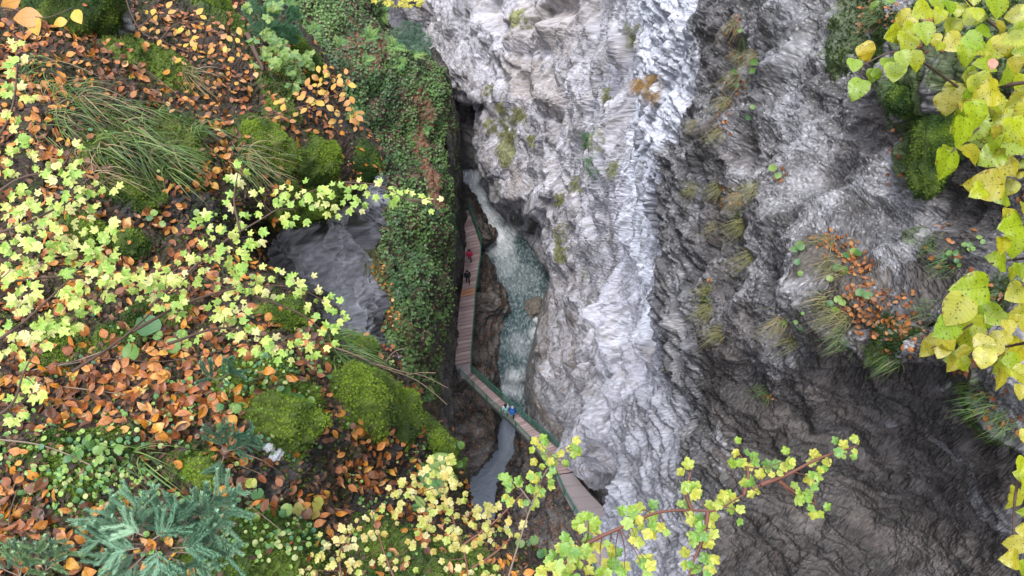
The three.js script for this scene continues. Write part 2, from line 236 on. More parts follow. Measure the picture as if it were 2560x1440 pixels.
const bankL = sheet(rowsY([
  [430, 1140,-0.5, 1152,-0.4, 1158,-1, 1162,-2, 1168,-6], [470, 1145,-1, 1160,-0.8, 1166,-1, 1174,-2.5, 1180,-6], [510, 1150,-1, 1170,-0.6, 1184,-0.4, 1200,-2.8, 1204,-7], [560, 1150,-1, 1185,-0.6, 1206,-0.4, 1222,-3.2, 1226,-7],
  [598, 1160,-1.5, 1200,-1, 1221,-0.8, 1240,-3.2, 1241,-8], [622, 1160,-2, 1195,-2.2, 1208,-3.2, 1220,-4.2, 1227,-8], [670, 1150,-1.5, 1190,-1.6, 1215,-1.8, 1240,-4.2, 1246,-8],
  [735, 1140,-1.5, 1185,-1.5, 1228,-1.6, 1270,-4.5, 1276,-9], [772, 1140,-2, 1185,-2, 1238,-2.2, 1282,-4.8, 1281,-9], [805, 1140,-2, 1180,-2.5, 1222,-3.2, 1256,-5.3, 1256,-10],
  [880, 1130,-1.5, 1178,-2.5, 1212,-3.5, 1250,-5.8, 1253,-10], [950, 1130,-1.5, 1180,-2.5, 1210,-3, 1246,-6.6, 1250,-10], [1020, 1120,-1.8, 1180,-2.2, 1224,-2.8, 1247,-7.8, 1250,-12],
  [1095, 1120,-1.8, 1180,-2.2, 1236,-2.8, 1246,-8.4, 1250,-12], [1125, 1110,-2, 1170,-2.6, 1222,-4, 1236,-8.8, 1244,-13], [1170, 1100,-3, 1150,-3.4, 1185,-5.5, 1200,-9.2, 1206,-13],
  [1225, 1090,-4, 1125,-4.6, 1145,-6.5, 1160,-9.6, 1170,-13], [1330, 1070,-5, 1110,-6, 1130,-8, 1150,-10, 1160,-13], [1500, 1060,-5, 1100,-6, 1120,-8, 1140,-10.4, 1150,-13],
]), 150, 420);
const bankR = sheet(rowsY([
  [1060, 1290,-12, 1296,-8, 1312,-4, 1345,-3, 1420,-2.4], [1085, 1284,-12, 1291,-8.2, 1308,-3.6, 1345,-2.2, 1420,-1.4], [1140, 1272,-12, 1280,-8.5, 1300,-5, 1352,-2.4, 1440,-1.2], [1200, 1243,-13, 1250,-9, 1285,-5.6, 1380,-2.2, 1460,-1],
  [1260, 1230,-13, 1242,-9.3, 1290,-6, 1405,-2.2, 1500,-0.8], [1320, 1212,-13, 1228,-9.7, 1300,-6.5, 1435,-2.6, 1540,-0.8], [1400, 1190,-13, 1212,-10, 1310,-7, 1465,-3, 1590,-0.8], [1560, 1150,-13, 1190,-10.5, 1330,-7.5, 1510,-3, 1640,-0.8],
]), 190, 280);
const stream = net(rowsY([
  [425, 1130,-1.0, 1165,-1.0, 1250,-1.0, 1330,-1], [450, 1130,-1.9, 1165,-1.9, 1250,-1.9, 1330,-1.9], [520, 1140,-2.8, 1190,-2.8, 1270,-2.8, 1360,-2.8], [600, 1150,-3.3, 1220,-3.3, 1300,-3.3, 1420,-3.3],
  [700, 1160,-4.0, 1250,-4, 1330,-4, 1450,-4], [780, 1170,-4.6, 1260,-4.6, 1330,-4.6, 1450,-4.6], [870, 1180,-5.5, 1260,-5.5, 1320,-5.5, 1420,-5.5], [940, 1180,-6.2, 1255,-6.2, 1315,-6.2, 1400,-6.2],
  [972, 1180,-7.6, 1255,-7.6, 1310,-7.6, 1400,-7.6], [1050, 1170,-8, 1255,-8, 1300,-8, 1400,-8], [1150, 1120,-8.8, 1220,-8.8, 1290,-8.8, 1400,-8.8], [1300, 1050,-9.8, 1170,-9.8, 1260,-9.8, 1400,-9.8], [1600, 1000,-11, 1150,-11, 1250,-11, 1420,-11],
]), 220, 560);
const skyBlocker = net([[V(-40, 16, -100), V(-15, 15, -100), V(15, 15, -100), V(40, 16, -100)], [V(-40, 14, -75), V(-15, 12.5, -75), V(15, 12.5, -75), V(40, 14, -75)], [V(-40, 12, -58), V(-14, 10.5, -57.5), V(-4, 10, -52.5), V(12, 10, -48)]], 40, 40);   // unseen roof sheet added to keep sky light out of the recess
// the rims of the gorge beside and beyond what is in view
const rimL = net([[V(-6, 46.5, 5), V(-9, 54, 6), V(-16, 63, 6), V(-30, 74, 6)], [V(-5.5, 49.4, 0), V(-9, 54.5, -1), V(-16, 63, -4), V(-30, 74, -6)], [V(-8.5, 48.5, -6.5), V(-12, 54, -9), V(-18, 61, -14), V(-32, 72, -18)], [V(-22, 40, -22), V(-26, 48, -24), V(-28, 56, -28), V(-40, 68, -32)], [V(-34, 28, -46), V(-38, 38, -48), V(-40, 48, -52), V(-50, 62, -56)]], 60, 90);
const rimR = net([[V(4.6, 47.4, 4), V(5.2, 52, 5), V(8, 60, 6), V(18, 70, 6)], [V(4.6, 47.9, -1), V(5.2, 52, -1), V(8, 60, -2), V(18, 70, -3)], [V(5.2, 48.2, -4), V(6, 53, -5), V(9, 61, -8), V(18, 70, -10)], [V(5.6, 44, -12), V(7, 52, -14), V(11, 60, -18), V(20, 70, -22)], [V(9, 34, -28), V(10, 46, -30), V(15, 58, -34), V(24, 68, -38)]].map((r) => r.reverse()), 60, 90);
raster();

// ---------------------------------------------------------------- surfaces: relief, matter and painted shade
function noiseMap(size, cells, octaves, seed, f = (v) => v) {      // a seamless grey noise
  const r = makeRandom(seed), data = new Uint8Array(size * size * 4), val = new Float32Array(size * size); let lo = 9, hi = -9;
  let amp = 1;
  for (let o = 0, c = cells; o < octaves; o++, c *= 2, amp *= 0.55) {
    const lat = new Float32Array(c * c).map(() => r());
    for (let y = 0; y < size; y++) for (let x = 0; x < size; x++) {
      const fx = x / size * c, fy = y / size * c, ix = Math.floor(fx), iy = Math.floor(fy), tx = smooth(0, 1, fx - ix), ty = smooth(0, 1, fy - iy), g = (i, j) => lat[((iy + j) % c) * c + (ix + i) % c];
      val[y * size + x] += amp * f(lerp(lerp(g(0, 0), g(1, 0), tx), lerp(g(0, 1), g(1, 1), tx), ty));
    }
  }
  for (const v of val) { if (v < lo) lo = v; if (v > hi) hi = v; }
  for (let i = 0; i < val.length; i++) { const v = 255 * (val[i] - lo) / (hi - lo); data.set([v, v, v, 255], i * 4); }
  const t = new THREE.DataTexture(data, size, size); t.wrapS = t.wrapT = THREE.RepeatWrapping; t.magFilter = THREE.LinearFilter; t.needsUpdate = true; return t;
}
const creaseMap = noiseMap(512, 8, 6, 11, (v) => Math.abs(v * 2 - 1)), grainMap = noiseMap(512, 16, 5, 12);
const mapped = (t, rep) => { const c = t.clone(); c.repeat.set(rep, rep); c.needsUpdate = true; return c; };
const rockFar = mat(1, 1, 1, { vertexColors: true, roughness: 0.88, bumpMap: mapped(creaseMap, 0.35), bumpScale: 0.09 });
const rockMid = mat(1, 1, 1, { vertexColors: true, roughness: 0.8, bumpMap: mapped(creaseMap, 0.8), bumpScale: 0.05 });
const rockNear = mat(1, 1, 1, { vertexColors: true, roughness: 0.72, bumpMap: mapped(creaseMap, 1.4), bumpScale: 0.024 });
const soil = mat(1, 1, 1, { vertexColors: true, roughness: 0.9, bumpMap: mapped(grainMap, 2.2), bumpScale: 0.03 });
const wetRock = mat(1, 1, 1, { vertexColors: true, roughness: 0.6, bumpMap: mapped(creaseMap, 0.4), bumpScale: 0.1 });

// moss on the near slope
for (const a of [[420, 175, 70, 1, 330, 140], [560, 60, 60, 1, 530, 10], [700, 100, 60, 1, 775, 160], [640, 345, 70, 1], [790, 390, 60, 1, 820, 430], [905, 420, 55, 1], [700, 290, 50, 0.9, 680, 220], [300, 470, 55, 1, 360, 480], [210, 585, 60, 1], [330, 610, 45, 1],
  [700, 505, 60, 1, 840, 520], [700, 790, 75, 1], [890, 860, 45, 1], [830, 900, 50, 1, 780, 880], [900, 985, 95, 1], [1000, 1015, 60, 1, 1050, 1060], [1090, 1100, 45, 1, 1130, 1150], [720, 1045, 95, 1], [580, 960, 60, 0.9, 680, 930], [490, 1175, 60, 1], [300, 1120, 60, 0.8, 180, 1150],
  [120, 1150, 70, 0.8, 220, 1210], [560, 1420, 120, 1, 700, 1380], [300, 850, 60, 0.8, 420, 790], [150, 860, 70, 0.7], [450, 330, 70, 0.7, 400, 420], [480, 420, 60, 0.8], [260, 390, 80, 0.6, 400, 380], [760, 1010, 60, 1], [990, 1390, 120, 0.9, 1160, 1420], [940, 1320, 60, 0.7], [700, 170, 60, 0.8]]) patch('moss', ...a);
for (const a of [[760, 1150, 80, 1, 660, 1170], [640, 1190, 60, 1], [470, 530, 60, 1, 620, 580], [320, 505, 40, 1], [840, 300, 50, 1, 760, 260], [1000, 1130, 60, 0.9, 1080, 1150], [930, 1260, 50, 0.9, 1010, 1250], [540, 1010, 50, 0.4], [1100, 1380, 60, 0.8], [850, 1090, 50, 1]]) patch('earth', ...a);
// right wall
for (const a of [[1960, 30, 70, 0.32, 1960, 300], [2000, 330, 70, 0.3], [2180, 500, 110, 0.3, 2200, 640], [2220, 700, 50, 0.3], [1960, 620, 40, 0.3], [1740, 900, 40, 0.4, 1720, 700]]) patch('bright', ...a);
for (const a of [[1800, 60, 70, 0.5, 1800, 420], [1760, 560, 60, 0.5, 1790, 800], [2000, 1020, 130, 1, 2330, 1010], [1900, 1080, 130, 1, 2300, 1150], [1950, 1220, 180, 1, 2350, 1300], [1900, 1380, 150, 1, 2500, 1420], [2180, 240, 70, 0.9, 2210, 330], [2150, 370, 60, 0.6, 2090, 420], [1860, 830, 90, 0.8, 1780, 940], [2330, 720, 110, 0.9, 2460, 560], [2420, 470, 120, 1, 2500, 300], [2450, 860, 120, 0.8], [2050, 830, 80, 0.6], [2100, 920, 90, 1, 2380, 930], [1860, 380, 60, 0.6], [1820, 930, 90, 0.9], [2480, 1150, 160, 1]]) patch('stainAndShade', ...a);  // dark brown stained rock, with undercut and hollow shade put into its colour
for (const a of [[2360, 330, 65, 1, 2340, 180], [2310, 430, 45, 1, 2330, 300], [2270, 250, 60, 0.9, 2200, 60], [2150, 20, 60, 0.9, 2110, 120], [2400, 60, 120, 0.9, 2550, 120], [2320, 610, 40, 0.8], [2380, 660, 45, 0.8], [2210, 895, 40, 0.8], [2500, 760, 70, 0.8, 2420, 850], [2500, 1000, 80, 0.9, 2540, 1060], [2230, 840, 60, 0.6], [1840, 560, 30, 0.7], [1770, 740, 25, 0.8, 1775, 770]]) patch('green', ...a);
for (const a of [[1840, 60, 35, 0.8, 1845, 230], [1830, 260, 40, 0.8, 1800, 320], [1850, 520, 75, 0.7, 1790, 580], [2110, 640, 70, 1, 2150, 720], [2170, 770, 50, 1, 2130, 800], [1760, 720, 22, 0.8], [2230, 60, 60, 0.9, 2160, 150]]) patch('humus', ...a);
// pale wall: dry grass and moss cushions, tan stains, brightest ribs
for (const a of [[1270, 320, 26, 1, 1270, 385], [1300, 290, 18, 1], [1230, 310, 12, 1], [1225, 225, 10, 0.9], [1315, 50, 22, 1], [1490, 340, 22, 1, 1475, 420], [1590, 85, 24, 0.8], [1400, 590, 20, 1, 1410, 640], [1480, 440, 20, 0.9], [1535, 240, 16, 0.7], [1540, 420, 16, 0.8], [1580, 600, 30, 0.5], [1610, 700, 22, 0.5], [1400, 500, 12, 0.9], [1480, 760, 14, 0.5], [1440, 860, 14, 0.4], [1460, 690, 16, 0.5], [1330, 350, 10, 0.9], [1590, 660, 18, 0.5], [1450, 930, 12, 0.4], [1360, 1080, 14, 0.8], [1300, 1030, 8, 0.5]]) patch('turf', ...a);
for (const a of [[1625, 560, 90, 0.9, 1560, 720], [1620, 760, 120, 1, 1570, 830], [1636, 440, 100, 1, 1642, 900], [1520, 330, 70, 0.5, 1540, 150], [1240, 120, 50, 0.5, 1300, 180], [1610, 420, 110, 0.9, 1560, 500], [1570, 900, 130, 0.7, 1530, 1050], [1480, 600, 60, 0.4, 1490, 900], [1615, 60, 150, 1, 1612, 440], [1150, 30, 60, 0.5, 1220, 150], [1500, 1140, 60, 0.5]]) patch('bright', ...a);
for (const a of [[1630, 840, 32, 1, 1600, 860], [1380, 700, 40, 0.5, 1350, 900], [1340, 980, 30, 0.8, 1380, 1080], [1300, 180, 50, 0.6, 1400, 240], [1330, 60, 60, 0.5, 1450, 60], [1260, 520, 40, 0.6], [1420, 1100, 40, 0.6], [1290, 450, 50, 0.5], [1420, 780, 30, 0.5, 1440, 960]]) patch('tan', ...a);
for (const a of [[1290, 530, 50, 1, 1330, 580], [1230, 440, 20, 0.8, 1250, 480], [1480, 1245, 60, 0.9, 1530, 1300], [1535, 1200, 40, 1], [1560, 1340, 90, 1, 1590, 1460], [1510, 1320, 60, 1], [1340, 650, 14, 0.9, 1368, 700]]) patch('stainAndShade', ...a);  // brown gorge-bottom rock, plus undercut and cave shade painted into the wall colour
for (const a of [[950, 690, 45, 1, 960, 760], [985, 800, 45, 1, 1010, 850], [930, 640, 30, 0.9]]) patch('turf', ...a);
for (const a of [[1060, 330, 26, 1, 1090, 500], [1050, 240, 26, 0.8, 1080, 300], [960, 740, 16, 1, 970, 820], [900, 120, 80, 0.5]]) patch('humus', ...a);
for (const a of [[1030, 180, 40, 0.8, 1040, 110], [660, 40, 120, 0.8, 760, 60]]) patch('green', ...a);

for (const a of [[1312, 208, 22, 1, 1330, 222], [1105, 172, 12, 1, 1110, 130], [1290, 530, 34, 1, 1325, 575], [1240, 465, 16, 1, 1262, 500], [1395, 390, 14, 0.7, 1410, 440], [1420, 345, 8, 0.6], [1230, 20, 20, 0.8, 1260, 60], [1440, 20, 26, 0.6, 1360, 40],  [1475, 985, 6, 0.7], [1500, 1040, 6, 0.6], [1360, 640, 12, 0.8], [1340, 780, 9, 0.6], [1470, 250, 9, 0.5], [1440, 825, 6, 0.6], [1380, 800, 12, 0.35], [2195, 325, 48, 1, 2160, 260], [2140, 215, 30, 0.8], [1855, 385, 40, 0.7], [2120, 400, 40, 0.7, 2060, 450], [1780, 930, 60, 0.7, 1850, 960], [1950, 870, 40, 0.7, 2060, 860], [2080, 945, 40, 0.8, 2340, 940], [2420, 560, 60, 0.6], [2200, 560, 60, 0.4]]) patch('hollow', ...a);
for (const a of [[1170, -20, 34, 1, 1300, 175], [1300, 120, 26, 0.8, 1400, 60], [1350, 150, 30, 0.6, 1400, 250], [1330, 520, 20, 0.8, 1390, 470], [1500, 1130, 34, 0.9, 1520, 1060], [1560, 800, 30, 0.6], [1530, 560, 18, 0.5, 1530, 900]]) patch('bulge', ...a);
const of = (kind, s) => patchList.filter((p) => p.kind === kind && (!s || p.s === s));
const mix3 = (a, b, t) => [a[0] + (b[0] - a[0]) * t, a[1] + (b[1] - a[1]) * t, a[2] + (b[2] - a[2]) * t];
const mul3 = (a, k) => [a[0] * k, a[1] * k, a[2] * k];
console.log('sheets');
{ // near slope
  const moss = of('moss', near), earth = of('earth', near);
  finish(near, 'forest_floor', soil, (x, y, z) => { const m = amountOf(moss, x, y, z, 0.25 * n3(x * 4, y * 4, z * 4)); return 0.1 * fbm(x * 1.1, y * 1.1, z * 1.1, 3) + 0.07 * fbm(x * 4, y * 4, z * 4, 3) + 0.018 * n3(x * 22, y * 22, z * 22) + m * (0.05 + 0.03 * lump(x * 9, y * 9, z * 9, 3)); },
    (x, y, z) => {
      const w = 0.3 * n3(x * 5, y * 5, z * 5) + 0.15 * n3(x * 17, y * 17, z * 17), m = amountOf(moss, x, y, z, w), e = amountOf(earth, x, y, z, w), g = n3(x * 40, y * 40, z * 40), q = fbm(x * 3, y * 3, z * 3, 3);
      let c = mix3([0.03, 0.02, 0.014], [0.065, 0.036, 0.022], clamp(0.5 + q)); c = mix3(c, [0.022, 0.034, 0.009], clamp(q * 1.6 + 0.25));
      c = mix3(c, [0.035, 0.032, 0.03], e); c = mul3(c, 1 + 0.45 * g);
      const y2 = clamp(0.45 + 1.2 * fbm(x * 2.2 + 9, y * 2.2, z * 2.2, 2) + 0.3 * g);
      return mix3(c, mul3(mix3([0.03, 0.055, 0.008], [0.11, 0.155, 0.018], y2), 1 + 0.3 * n3(x * 60, y * 60, z * 60)), m);
    });
}
{ // grey bluff below the lip
  finish(bluff, 'rock_bluff', rockMid, (x, y, z) => { const q = x * 0.5 + y * 1.4 + z * 0.3; const k = q + 0.3 * n3(x * 0.8, y * 0.8, z * 0.8); return 0.5 * fbm(x * 0.6, y * 0.6, z * 0.6, 3) - 0.4 * lump(x * 0.5, k * 1.1, z * 0.5, 3) + 0.5 * facet(x * 0.8, k * 1.5, z * 0.8) + 0.14 * facet(x * 2.2, k * 4.5, z * 2.2) + 0.05 * facet(x * 6, k * 10, z * 6) - 0.12 * lump(x * 1.3, k * 3.6, z * 1.3, 3) - 0.05 * lump(x * 5, k * 9, z * 5, 2) + 0.02 * n3(x * 16, y * 16, z * 16); },
    (x, y, z, h) => { const g = n3(x * 14, y * 14, z * 14), q = fbm(x * 0.9, y * 0.9, z * 0.9, 4); let c = mix3([0.28, 0.277, 0.295], [0.6, 0.595, 0.635], clamp(0.55 + 1.3 * q)); c = mix3(c, [0.05, 0.05, 0.045], smooth(0.15, 0.5, fbm(x * 1.3 + 5, y * 1.3, z * 1.3, 4))); c = mix3(c, [0.06, 0.08, 0.03], 0.7 * smooth(0.3, 0.55, fbm(x * 2 + 20, y * 2, z * 2, 4))); return mul3(c, (1 + 0.35 * g) * (1 + 0.35 * fbm(x * 1.5, (x * 0.5 + y * 1.4) * 3, z * 1.5, 3))); });
}
{ // ivy hillside
  const turf = of('turf', ivy), humus = of('humus', ivy), green = of('green', ivy);
  finish(ivy, 'ivy_hillside', soil, (x, y, z) => 1.1 * fbm(x * 0.18, y * 0.18, z * 0.18, 3) + 0.35 * fbm(x * 0.7, y * 0.7, z * 0.7, 3) + 0.12 * n3(x * 3, y * 3, z * 3),
    (x, y, z, h, nx, ny) => { const w = 0.35 * n3(x * 1.1, y * 1.1, z * 1.1) + 0.2 * n3(x * 3.5, y * 3.5, z * 3.5), g = n3(x * 7, y * 7, z * 7), low = smooth(7, 6.2, y + 3 * w + 0.45 * (x + 5)); let c = mix3([0.05, 0.045, 0.03], [0.15, 0.09, 0.06], clamp(0.5 + 1.6 * fbm(x * 0.5, y * 0.5, z * 0.5, 3))); c = mix3(c, [0.035, 0.05, 0.02], clamp(0.3 + n3(x * 2, y * 2, z * 2)));
      c = mix3(c, [0.2, 0.1, 0.06], amountOf(humus, x, y, z, w)); c = mix3(c, [0.19, 0.18, 0.06], 0.8 * amountOf(turf, x, y, z, w)); c = mix3(c, [0.05, 0.09, 0.04], 0.7 * amountOf(green, x, y, z, w)); c = mix3(c, [0.075, 0.07, 0.065], low); return mul3(c, 1 + 0.4 * g); });
}
finish(cliffL, 'gorge_cliff', rockFar, (x, y, z) => 0.7 * fbm(x * 0.25, y * 0.16, z * 0.25, 3) - 0.5 * lump(x * 0.5, y * 0.3, z * 0.5, 4) + 0.06 * n3(x * 4, y * 4, z * 4),
  (x, y, z) => { const g = n3(x * 5, y * 2.5, z * 5), q = fbm(x * 0.5, y * 0.2, z * 0.5, 4); let c = mix3([0.06, 0.056, 0.05], [0.16, 0.15, 0.135], clamp(0.4 + 1.5 * q)); c = mix3(c, [0.04, 0.045, 0.025], smooth(0.1, 0.45, fbm(x * 0.8 + 4, y * 0.5, z * 0.8, 3))); return mul3(c, 1 + 0.35 * g); });
const wallBright = of('bright'), wallStainAndShade = of('stainAndShade');
const bedA = at(1900, 1100, 10), bedD = at(2400, 1350, 8.6).sub(bedA).normalize(), bedN = bedD.clone().cross(V(1, 0, 0)).normalize();                       // beds of the undercut rock run down to the right
const bedded = (x, y, z) => { const l = (x - bedA.x) * bedD.x + (y - bedA.y) * bedD.y + (z - bedA.z) * bedD.z, s = (x - bedA.x) * bedN.x + (y - bedA.y) * bedN.y + (z - bedA.z) * bedN.z + 0.12 * n3(l * 0.8, y * 0.5, 3); return fbm(l * 0.45, s * 2.6, x * 1.2, 4) - 0.5 * lump(l * 0.5 + 5, s * 4, x, 2) + 0.12; };
const chips = (x, y, z) => { const wx = x + 0.25 * n3(x * 1.3, y * 1.3, z * 1.3), wy = y + 0.25 * n3(x * 1.3 + 9, y * 1.3, z * 1.3); return lump(wx, wy, z, 4); };
{ // pale wall opposite
  const hollow = of('hollow', wallR), bulge = of('bulge', wallR), bright = of('bright', wallR), tan = of('tan', wallR), turf = of('turf', wallR), stainAndShade = of('stainAndShade', wallR);
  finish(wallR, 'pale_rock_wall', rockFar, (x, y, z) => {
    const s = 0.62 * x - 0.5 * y + 0.3 * z, t = 0.3 * x + 0.25 * y - 0.7 * z;                // beds dip to one side
    const k = smooth(-4, 5, y), wx = 0.5 * n3(x * 0.3, y * 0.3, z * 0.3); return lerp(0.35, 1, k) * (1.2 * fbm(x * 0.13, y * 0.13, z * 0.13, 3) - 0.8 * lump(s * 0.17, t * 0.11, y * 0.06, 2) + 1.3 * facet(x * 0.34 + wx, z * 0.26, y * 0.09 + 0.1 * x) + 0.55 * facet(x * 0.95 + wx, z * 0.8 + 20, y * 0.26 + 0.2 * z) + 0.24 * facet(x * 2.6, y * 0.9, z * 2.4) + 0.12 * facet(x * 5, y * 3, z * 5) - 0.14 * chips(x * 1.6, y * 0.7, z * 1.6) + 0.03 * n3(x * 6, y * 6, z * 6) + 0.4) - 0.35 * (1 - k) + 0.9 * softOf(bulge, x, y, z, 0.25 * n3(x * 0.7, y * 0.7, z * 0.7)) - 1.9 * softOf(hollow, x, y, z, 0.3 * n3(x * 0.7, y * 0.7, z * 0.7)); },
    (x, y, z, h, u, v) => {
      const w = 0.4 * n3(x * 0.8, y * 0.8, z * 0.8) + 0.25 * n3(x * 2.6, y * 2.6, z * 2.6), q = fbm(x * 0.3, y * 0.3, z * 0.3, 5), g = fbm(x * 4, y * 4, z * 4, 2);
      let c = mix3([0.385, 0.37, 0.395], [0.5, 0.49, 0.535], clamp(0.5 + 1.5 * q)); c = mix3(c, [0.56, 0.56, 0.63], 0.7 * amountOf(bright, x, y, z, w)); c = mix3(c, [0.72, 0.74, 0.82], 0.85 * smooth(5.75, 5.95, u * 7 + 0.25 * w + 0.12 * g) * smooth(0.04, -0.04, v - 0.64 + 0.08 * w)); c = mix3(c, [0.3, 0.235, 0.18], 0.7 * amountOf(tan, x, y, z, w));
      c = mix3(c, [0.22, 0.19, 0.15], 0.4 * smooth(0.1, 0.4, fbm(x * 1.2 + 8, y * 0.5, z * 1.2, 3))); c = mix3(c, [0.09, 0.085, 0.085], 0.6 * smooth(0.22, 0.45, fbm(x * 1.9 + 30, y * 0.45, z * 1.9, 4)));
      c = mix3(c, [0.13, 0.126, 0.122], 0.85 * amountOf(stainAndShade, x, y, z, w)); c = mix3(c, mul3([0.2, 0.21, 0.07], 1 + 0.3 * n3(x * 9, y * 9, z * 9)), 0.85 * amountOf(turf, x, y, z, w)); c = mix3(c, [0.15, 0.15, 0.145], 0.8 * smooth(0.1, 0.25, fbm(x * 0.8, y * 0.5, z * 0.8, 4) - 0.35 - 0.25 * y)); return mul3(c, (1 + 0.42 * g + 0.28 * n3(x * 9, y * 7, z * 9)) * (1 + 0.3 * fbm(x * 1.3, y * 0.13, z * 1.3, 3))); });
}
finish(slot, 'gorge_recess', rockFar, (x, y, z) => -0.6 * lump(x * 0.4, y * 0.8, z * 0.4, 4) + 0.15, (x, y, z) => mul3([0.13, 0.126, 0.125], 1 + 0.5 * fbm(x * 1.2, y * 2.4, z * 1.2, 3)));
const ribLine = [4.3, 4.3, 4.25, 4.1, 3.7, 2.7, 2.45, 2.45, 2.45, 2.5, 3, 3.4, 3.8, 4.1, 4.2, 4.25, 4.3, 4.3];      // where the pale limestone gives way to the dark weathered face
{ // near wall on the right, turning the corner into the bright rib
  const hollow = of('hollow', rib), bright = of('bright', rib), stainAndShade = of('stainAndShade', rib), green = of('green', rib), humus = of('humus', rib);
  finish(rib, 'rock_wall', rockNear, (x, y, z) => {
    const t = 0.55 * z + 0.6 * y;
    return 0.28 * fbm(x * 0.6, y * 0.45, z * 0.6, 3) - 0.2 * lump(x * 0.7, t * 0.55, (y - z) * 0.8, 3) + 0.3 * facet(x * 0.9 + 0.3 * n3(x, y, z), z * 1.0, y * 0.34) + 0.14 * facet(x * 2.6, z * 2.8 + 9, y * 1.1) + 0.05 * facet(x * 7, z * 7, y * 4) - 0.06 * lump(x * 2.6, t * 1.6, (y - z) * 2.4, 3) - 0.045 * chips(x * 6.5, y * 5.5, z * 6.5) - 0.16 * smooth(44.5, 42, y) * (bedded(x, y, z) + 0.3) + 0.012 * n3(x * 34, y * 34, z * 34) + 0.2 - 0.2 * softOf(hollow, x, y, z, 0.25 * n3(x * 2, y * 2, z * 2)) + 0.06 * amountOf(green, x, y, z, 0.3 * n3(x * 4, y * 4, z * 4)); },
    (x, y, z, h, u, v) => {
      const w = 0.4 * n3(x * 2.1, y * 2.1, z * 2.1) + 0.3 * n3(x * 7, y * 7, z * 7), q = fbm(x * 0.9, y * 0.9, z * 0.9, 5), g = fbm(x * 16, y * 16, z * 16, 2), sp = n3(x * 26, y * 26, z * 26);
      let c = mix3([0.085, 0.082, 0.085], [0.225, 0.22, 0.232], clamp(0.4 + 1.5 * q)); c = mix3(c, [0.42, 0.43, 0.48], 0.5 * amountOf(bright, x, y, z, w)); const side = hermite(ribLine, v * (ribLine.length - 1)) - u * 11 + 0.3 * w + 0.2 * g; c = mix3(c, [0.07, 0.066, 0.064], 0.7 * smooth(0.05, 0.35, fbm(x * 1.6 + 30, y * 1.2, z * 1.6, 4)));
      const darkAmt = amountOf(stainAndShade, x, y, z, w); c = mix3(c, mix3([0.035, 0.03, 0.028], [0.1, 0.085, 0.077], clamp(0.4 + 1.6 * bedded(x, y, z))), 0.92 * darkAmt); c = mix3(c, mix3(mix3([0.25, 0.255, 0.285], [0.4, 0.41, 0.47], clamp(0.5 + 1.3 * fbm(x * 1.1, y * 0.5, z * 1.1, 4))), [0.62, 0.64, 0.72], 0.75 * smooth(0.05, -0.05, v - 0.3 + 0.12 * w)), smooth(-0.12, 0.12, side)); c = mix3(c, [0.42, 0.41, 0.41], (0.6 - 0.5 * darkAmt) * smooth(0.4, 0.7, sp + 0.5 * q));
      c = mix3(c, [0.06, 0.045, 0.03], 0.8 * amountOf(humus, x, y, z, w)); c = mix3(c, mul3([0.055, 0.085, 0.018], 1 + 0.4 * n3(x * 30, y * 30, z * 30)), 0.9 * amountOf(green, x, y, z, w)); return mul3(c, (1 + 0.5 * g + 0.4 * n3(x * 42, y * 38, z * 42)) * (1 + 0.35 * fbm(x * 2.4, y * 0.4, z * 2.4, 3))); });
}
const bankTint = (x, y, z) => { const q = fbm(x * 0.5, y * 0.5, z * 0.5, 4), g = n3(x * 4, y * 4, z * 4); let c = mix3([0.05, 0.047, 0.045], [0.15, 0.14, 0.13], clamp(0.4 + 1.5 * q)); c = mix3(c, [0.095, 0.06, 0.048], 0.7 * smooth(0.05, 0.35, fbm(x * 0.9 + 3, y * 0.9, z * 0.9, 3))); return mul3(c, 1 + 0.35 * g); };
const bankRelief = (x, y, z) => 0.45 * fbm(x * 0.35, y * 0.35, z * 0.35, 3) - 0.7 * lump(x * 0.45, y * 0.9, z * 0.35, 4) + 0.5 * facet(x * 0.6, y * 0.9, z * 0.5) + 0.1 + 0.06 * n3(x * 4, y * 4, z * 4);
finish(bankL, 'river_bank', wetRock, bankRelief, bankTint);
finish(bankR, 'river_bank', wetRock, bankRelief, bankTint);
